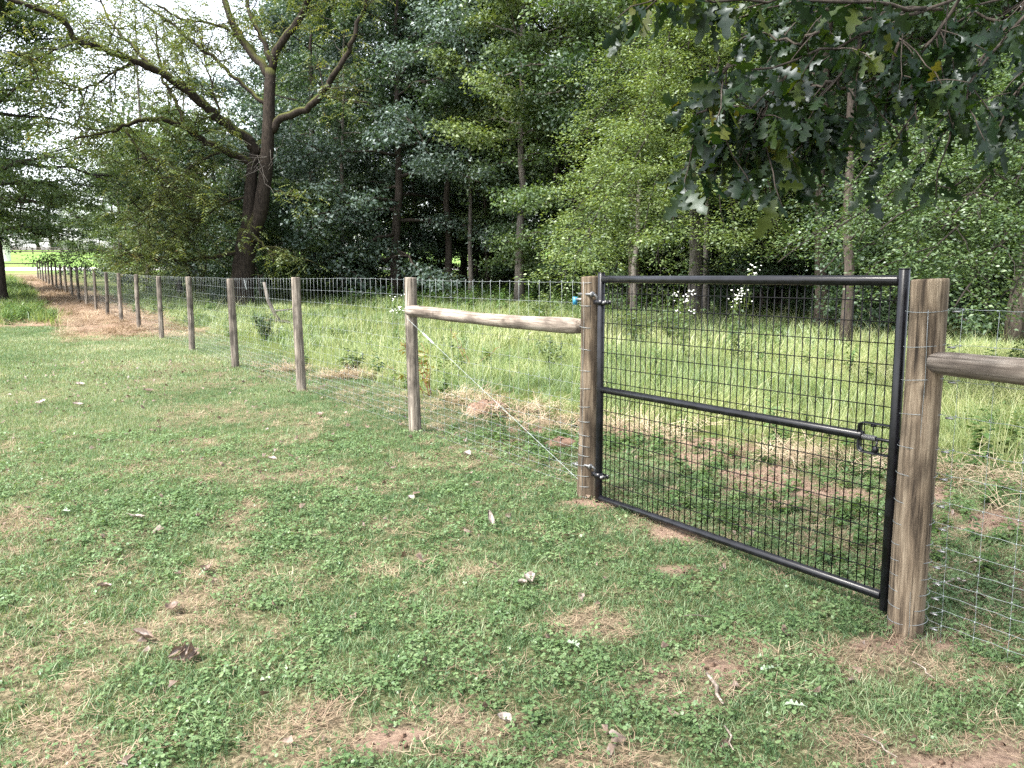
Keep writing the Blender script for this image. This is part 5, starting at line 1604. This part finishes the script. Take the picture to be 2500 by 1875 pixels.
FL = [  # u, v, length, width, angle, material, curl, label, lobed
    (332, 1275, 0.115, 0.030, 1.7, 'dryleaf', 0.8, "long whitish curled leaf on the left lawn", 0),
    (665, 1131, 0.085, 0.03, 1.2, 'dryleaf', 0.9, "small white folded leaf on the mid lawn, left of the rail post's foot", 0),
    (1200, 1283, 0.13, 0.028, 0.15, 'dryleaf', 1.2, "narrow pale rolled leaf standing on end in front of the hinge post", 0),
    (1003, 1230, 0.07, 0.035, 0.7, 'dryleaf', 1.1, "small grey-white curled leaf below the rail post", 0),
    (1290, 1432, 0.085, 0.045, 0.4, 'dryleaf', 1.3, "crumpled whitish leaf with dark holes in the lawn centre", 0),
    (1275, 1440, 0.05, 0.03, 1.4, 'dryleaf', 1.0, "small whitish leaf scrap touching the crumpled holed leaf", 0),
    (1416, 1603, 0.10, 0.04, 0.6, 'paleleaf', 0.5, "pale green leaf, underside up, right of the lawn centre", 1),
    (1895, 1652, 0.07, 0.035, 1.7, 'paleleaf', 0.6, "small pale green leaf above the larger one, lower right", 1),
    (1970, 1750, 0.085, 0.05, 1.2, 'paleleaf', 0.3, "larger pale green leaf near the lower right bare soil", 1),
    (2420, 1398, 0.12, 0.05, 0.9, 'dryleaf', 0.4, "lobed white oak leaf behind the right wire mesh", 1),
    (2370, 1440, 0.12, 0.05, 1.3, 'dryleaf', 0.6, "lobed pale oak leaf lower behind the right wire mesh", 1),
    (505, 1405, 0.06, 0.04, 0.2, 'brownleaf', 1.0, "mauve-brown curled leaf on the left lawn", 0),
    (255, 1450, 0.07, 0.03, 1.9, 'brownleaf', 1.1, "dark curled leaf at the left, above the leaf bunch", 0),
    (350, 1572, 0.12, 0.03, 1.2, 'brownleaf', 1.2, "brown rolled leaf lying left of the drooping leaf bunch", 0),
    (422, 1500, 0.07, 0.04, 0.3, 'brownleaf', 0.8, "tan crumpled leaf above the drooping leaf bunch", 0),
    (362, 960, 0.12, 0.08, 0.9, 'brownleaf', 0.6, "rusty orange leaf on the far lawn", 0),
    (195, 945, 0.14, 0.07, 1.1, 'dryleaf', 0.7, "white leaf on the far left lawn, nearest the fence", 0),
    (100, 990, 0.13, 0.07, 0.4, 'dryleaf', 0.7, "white leaf on the far left lawn, leftmost", 0),
    (190, 995, 0.12, 0.07, 1.8, 'dryleaf', 0.7, "white leaf on the far left lawn, middle of three", 0),
    (780, 1020, 0.10, 0.05, 0.5, 'brownleaf', 0.7, "reddish brown leaf just right of the second post's foot", 0),
    (1140, 1120, 0.08, 0.05, 0.9, 'dryleaf', 1.0, "pale crumpled leaf between rail post and hinge post", 0),
    (1230, 1780, 0.06, 0.035, 1.0, 'dryleaf', 0.9, "small whitish leaf near the bottom edge of the lawn", 0),
    (175, 1262, 0.08, 0.045, 1.5, 'paleleaf', 0.4, "pale green leaf left of the long whitish leaf", 1),
]
for k, (u, v, L, W, rz, mt, cu, lab, lob) in enumerate(FL):
    curled_leaf("fallen_leaf", lie(u, v), L, W, rz, M[mt], lab, cu, 200 + k, 0.9 if k == 2 else 0.15, bool(lob))

# bunch of drooping brown leaves on a twig, lower left
p = lie(458, 1610); r = thing("leaf_bunch", "bunch of drooping mauve-brown leaves on a bare twig, lower left lawn", "twig", (p[0], p[1], p[2]))
b = MB(); b.tube([(-0.07, 0.05, 0.055), (-0.01, 0.05, 0.075), (0.0, 0.02, 0.085), (0.02, 0.0, 0.06), (0.03, -0.02, 0.04)], 0.0028, 6); b.build("twig", M['bark_grey'], r)
for k, (x_, y_, rz, L) in enumerate([(-0.03, 0, 2.6, 0.10), (0.0, -0.03, 3.0, 0.11), (0.035, -0.02, 3.6, 0.10), (0.04, 0.01, 3.3, 0.09), (-0.005, 0.02, 2.9, 0.08)]):
    g = np.random.default_rng(300 + k); m, n = 7, 5; V = []
    for a in range(m):
        t = a / (m - 1); w = (0.021 + 0.004 * k % 2) * math.sin(PI * (0.06 + 0.9 * t)) * (1 + 0.2 * math.sin(t * 14 + k))
        for b_ in range(n):
            q = b_ / (n - 1) - 0.5; V.append((w * math.sin(q * 3) + 0.012 * math.sin(t * 4 + k * 2), L * t * 0.8, -0.5 * L * t * t + w * (1 - math.cos(q * 3)) * 1.2 + 0.003 * g.normal()))
    i = np.arange(m - 1)[:, None] * n; j = np.arange(n - 1)[None, :]
    obj("leaf", new_mesh("leaf", np.array(V), np.stack([i + j, i + j + 1, i + n + j + 1, i + n + j], -1).reshape(-1, 4), {"v": g.random(len(V)) * 0.5 + 0.4}), M['brownleaf'], r, loc=(x_, y_, 0.07), rot=(0.2 * g.normal(), 0.7 * g.normal(), rz))

r.scale = (0.72, 0.72, 0.72)

# sticks
def stick(u0, v0, u1, v1, rr, label, mat='bark_grey', up=0.03):
    a, c = lie(u0, v0), lie(u1, v1)
    mid = (a + c) / 2 + np.array([0.01, 0.0, 0.004]); o = np.array([a[0], a[1], a[2]])
    b = MB(); b.tube(np.array([a, a * .7 + c * .3 + [0.006, 0, 0.004], mid, a * .3 + c * .7 - [0.006, 0, 0], c]) + [0, 0, up] - o, [rr * .7, rr, rr, rr * .9, rr * .5], 7, rough=0.2)
    tag(b.build("stick", M[mat], loc=o), label, "stick", "sticks lying on the lawn")


stick(1725, 1660, 1765, 1735, 0.008, "thick bleached stick lying in the lower right lawn", 'rail')
stick(1768, 1790, 1790, 1850, 0.004, "thin dry stem at the bottom edge, right of centre", 'rail')
stick(2225, 1630, 2280, 1672, 0.003, "thin curved stem on the lawn below the latch post", 'rail')
stick(1670, 1517, 1735, 1519, 0.003, "short straw-coloured stem left of the latch post", 'rail')
stick(2100, 1810, 2190, 1868, 0.0035, "pale stem by the bare soil in the lower right corner", 'rail')

# upturned clod with dry grass beyond the wire
cl = lie(1190, 1012)
b = MB(); b.ball((0, 0, 0.05), 0.2, 14, 9, (1.25, 0.7, 0.55)); b.v[-1] += rng.normal(size=b.v[-1].shape) * 0.016
tag(b.build("soil_clod", M['clod'], loc=(cl[0], cl[1], cl[2])), "upturned brown turf clod just beyond the wire under the log rail", "clod")
cl = lie(1370, 1090)
b = MB(); b.ball((0, 0, 0.02), 0.13, 12, 8, (1.2, 0.8, 0.45)); b.v[-1] += rng.normal(size=b.v[-1].shape) * 0.014
tag(b.build("soil_clod", M['clod'], loc=(cl[0], cl[1], cl[2])), "small reddish soil heap against the wire left of the hinge post", "clod")

# flowering and leafy weeds of the meadow
def plant(name, base, label, h, nst, leafm, nl, lsize, flowers=0, spread=0.3, seed=0, stem='weed_stem', asp=0.35):
    g = np.random.default_rng(seed)
    base = np.array([base[0], base[1], float(gz(base[0], base[1]))])
    r = thing(name, label, "plant", base)
    lp, la = [], []; fl = MB()
    for k in range(nst):
        d = norm(np.array([g.normal() * spread, g.normal() * spread, 1.0]))
        P = bezier_limb(np.zeros(3) + g.normal(size=3) * [.03, .03, 0], d, h * (0.65 + 0.45 * g.random()), g, -0.06, 9, 0.05)
        b = MB(); b.tube(P, np.linspace(0.006, 0.002, 9), 5); b.build("stem", M[stem], r)
        for q in range(nl):
            t = 0.15 + 0.85 * g.random(); i = min(int(t * 8), 7); lp.append(P[i] + (P[i + 1] - P[i]) * g.random()); la.append(norm(g.normal(size=3) * [1, 1, .35] + [0, 0, -0.1]))
        for q in range(flowers):
            fl.ball(P[-1] + g.normal(size=3) * [0.06, 0.06, 0.05], 0.013 + 0.008 * g.random(), 6, 4, (1, 1, 0.7))
    v, fc, val = leaf_cloud(np.array(lp), np.array(la), norm(g.normal(size=(len(lp), 3)) * .5 + [0, 0, 1]), lsize * (0.6 + 0.8 * g.random(len(lp))), lsize * asp * (0.7 + 0.6 * g.random(len(lp))), g=g)
    c = MB(); c.add(v, fc, None, val); c.build("leaves", M[leafm] if leafm in M else CROWN[leafm], r, smooth=False)
    if fl.n: fl.build("flower_heads", M['petal'], r)
    return r


M['weed_stem'] = plain_mat("weed_stem", (0.09, 0.11, 0.04), 0.8, 0, 0.2)
M['red_stem'] = plain_mat("red_stem", (0.22, 0.07, 0.05), 0.7, 0, 0.2)
p = at(1785, 900, 15.0); plant("white_wildflower", p, "tall white-flowered weed behind the gate's centre, right one of the pair", 1.75, 7, 'mid', 22, 0.10, 9, 0.16, 1)
p = at(1668, 900, 15.5); plant("white_wildflower", p, "white-flowered weed behind the gate's centre, left one of the pair", 1.35, 6, 'mid', 22, 0.10, 6, 0.18, 2)
p = at(960, 790, 22); plant("white_wildflower", p, "small white-flowered weed in the meadow left of the rail post", 1.05, 5, 'mid', 14, 0.10, 6, 0.15, 3)
p = at(1045, 900, 11.2); plant("pokeweed", p, "reddish-leaved weed with red stems right behind the rail post", 0.95, 6, 'pokeleaf', 9, 0.12, 0, 0.42, 4, 'red_stem', 0.42)
p = at(1560, 860, 19); plant("leafy_bush", p, "leafy green weed behind the gate near its hinge side", 1.25, 14, 'mid', 34, 0.11, 0, 0.35, 5)
p = at(1640, 850, 20); plant("leafy_bush", p, "leafy green bush left of the white wildflowers behind the gate", 1.2, 14, 'mid', 34, 0.11, 0, 0.4, 6)
p = at(1340, 880, 14.5); plant("leafy_bush", p, "small dark leafy bush in the meadow left of the hinge post", 0.65, 14, 'mid', 30, 0.07, 0, 0.5, 7)
p = at(1130, 880, 13.5); plant("leafy_bush", p, "thin green weed under the middle of the log rail", 0.75, 5, 'mid', 14, 0.09, 0, 0.35, 8)
p = at(1150, 830, 14.5); plant("leafy_bush", p, "arching brown-stemmed weed under the log rail", 0.85, 3, 'pokeleaf', 6, 0.10, 0, 0.5, 9, 'red_stem')
p = at(860, 880, 14.2); plant("leafy_bush", p, "low dark tuft of weeds in the meadow between second and rail post", 0.45, 14, 'mid', 24, 0.08, 0, 0.5, 10)
p = at(645, 790, 21); plant("leafy_bush", p, "dark weed clump in the meadow between the second and third posts", 0.8, 16, 'dark', 34, 0.10, 0, 0.5, 11)
p = at(1320, 760, 27); plant("leafy_bush", p, "leafy bush at the wood edge left of the hinge post", 1.2, 16, 'mid', 34, 0.13, 0, 0.5, 12)

# fallen branch beyond the second post
a = at(690, 745, 26); r = thing("fallen_branch", "broken dead branch leaning in the meadow by the second post", "branch", (a[0], a[1], float(gz(a[0], a[1]))))
b = MB(); b.tube([(-0.55, 0, 1.35), (-0.45, 0, 0.8), (-0.25, 0, 0.35), (-0.05, 0, 0.1)], [0.05, 0.06, 0.06, 0.05], 7, rough=.2); b.build("limb", M['bark_grey'], r)
b = MB(); b.tube([(-0.75, 0, 0.15), (-0.3, 0.05, 0.17), (0.1, 0.1, 0.12), (0.5, 0.1, -0.05)], [0.03, 0.05, 0.05, 0.04], 7, rough=.2); b.build("limb", M['bark'], r)
b = MB(); b.tube([(-0.3, 0, 0.45), (0.1, 0, 0.5), (0.5, 0.1, 0.55)], [0.03, 0.025, 0.012], 6); b.build("side_branch", M['bark_grey'], r)
# white strap hanging on the walnut trunk
a = at(598, 695, WY - 0.75)
b = MB(); b.tube([(0, 0, 0.22), (0.02, -0.03, 0.1), (0.03, -0.03, -0.05), (0.07, -0.02, -0.22)], 0.022, 5); tag(b.build("white_strap", M['white'], loc=a), "thin white strip hanging on the walnut's trunk foot", "strap")
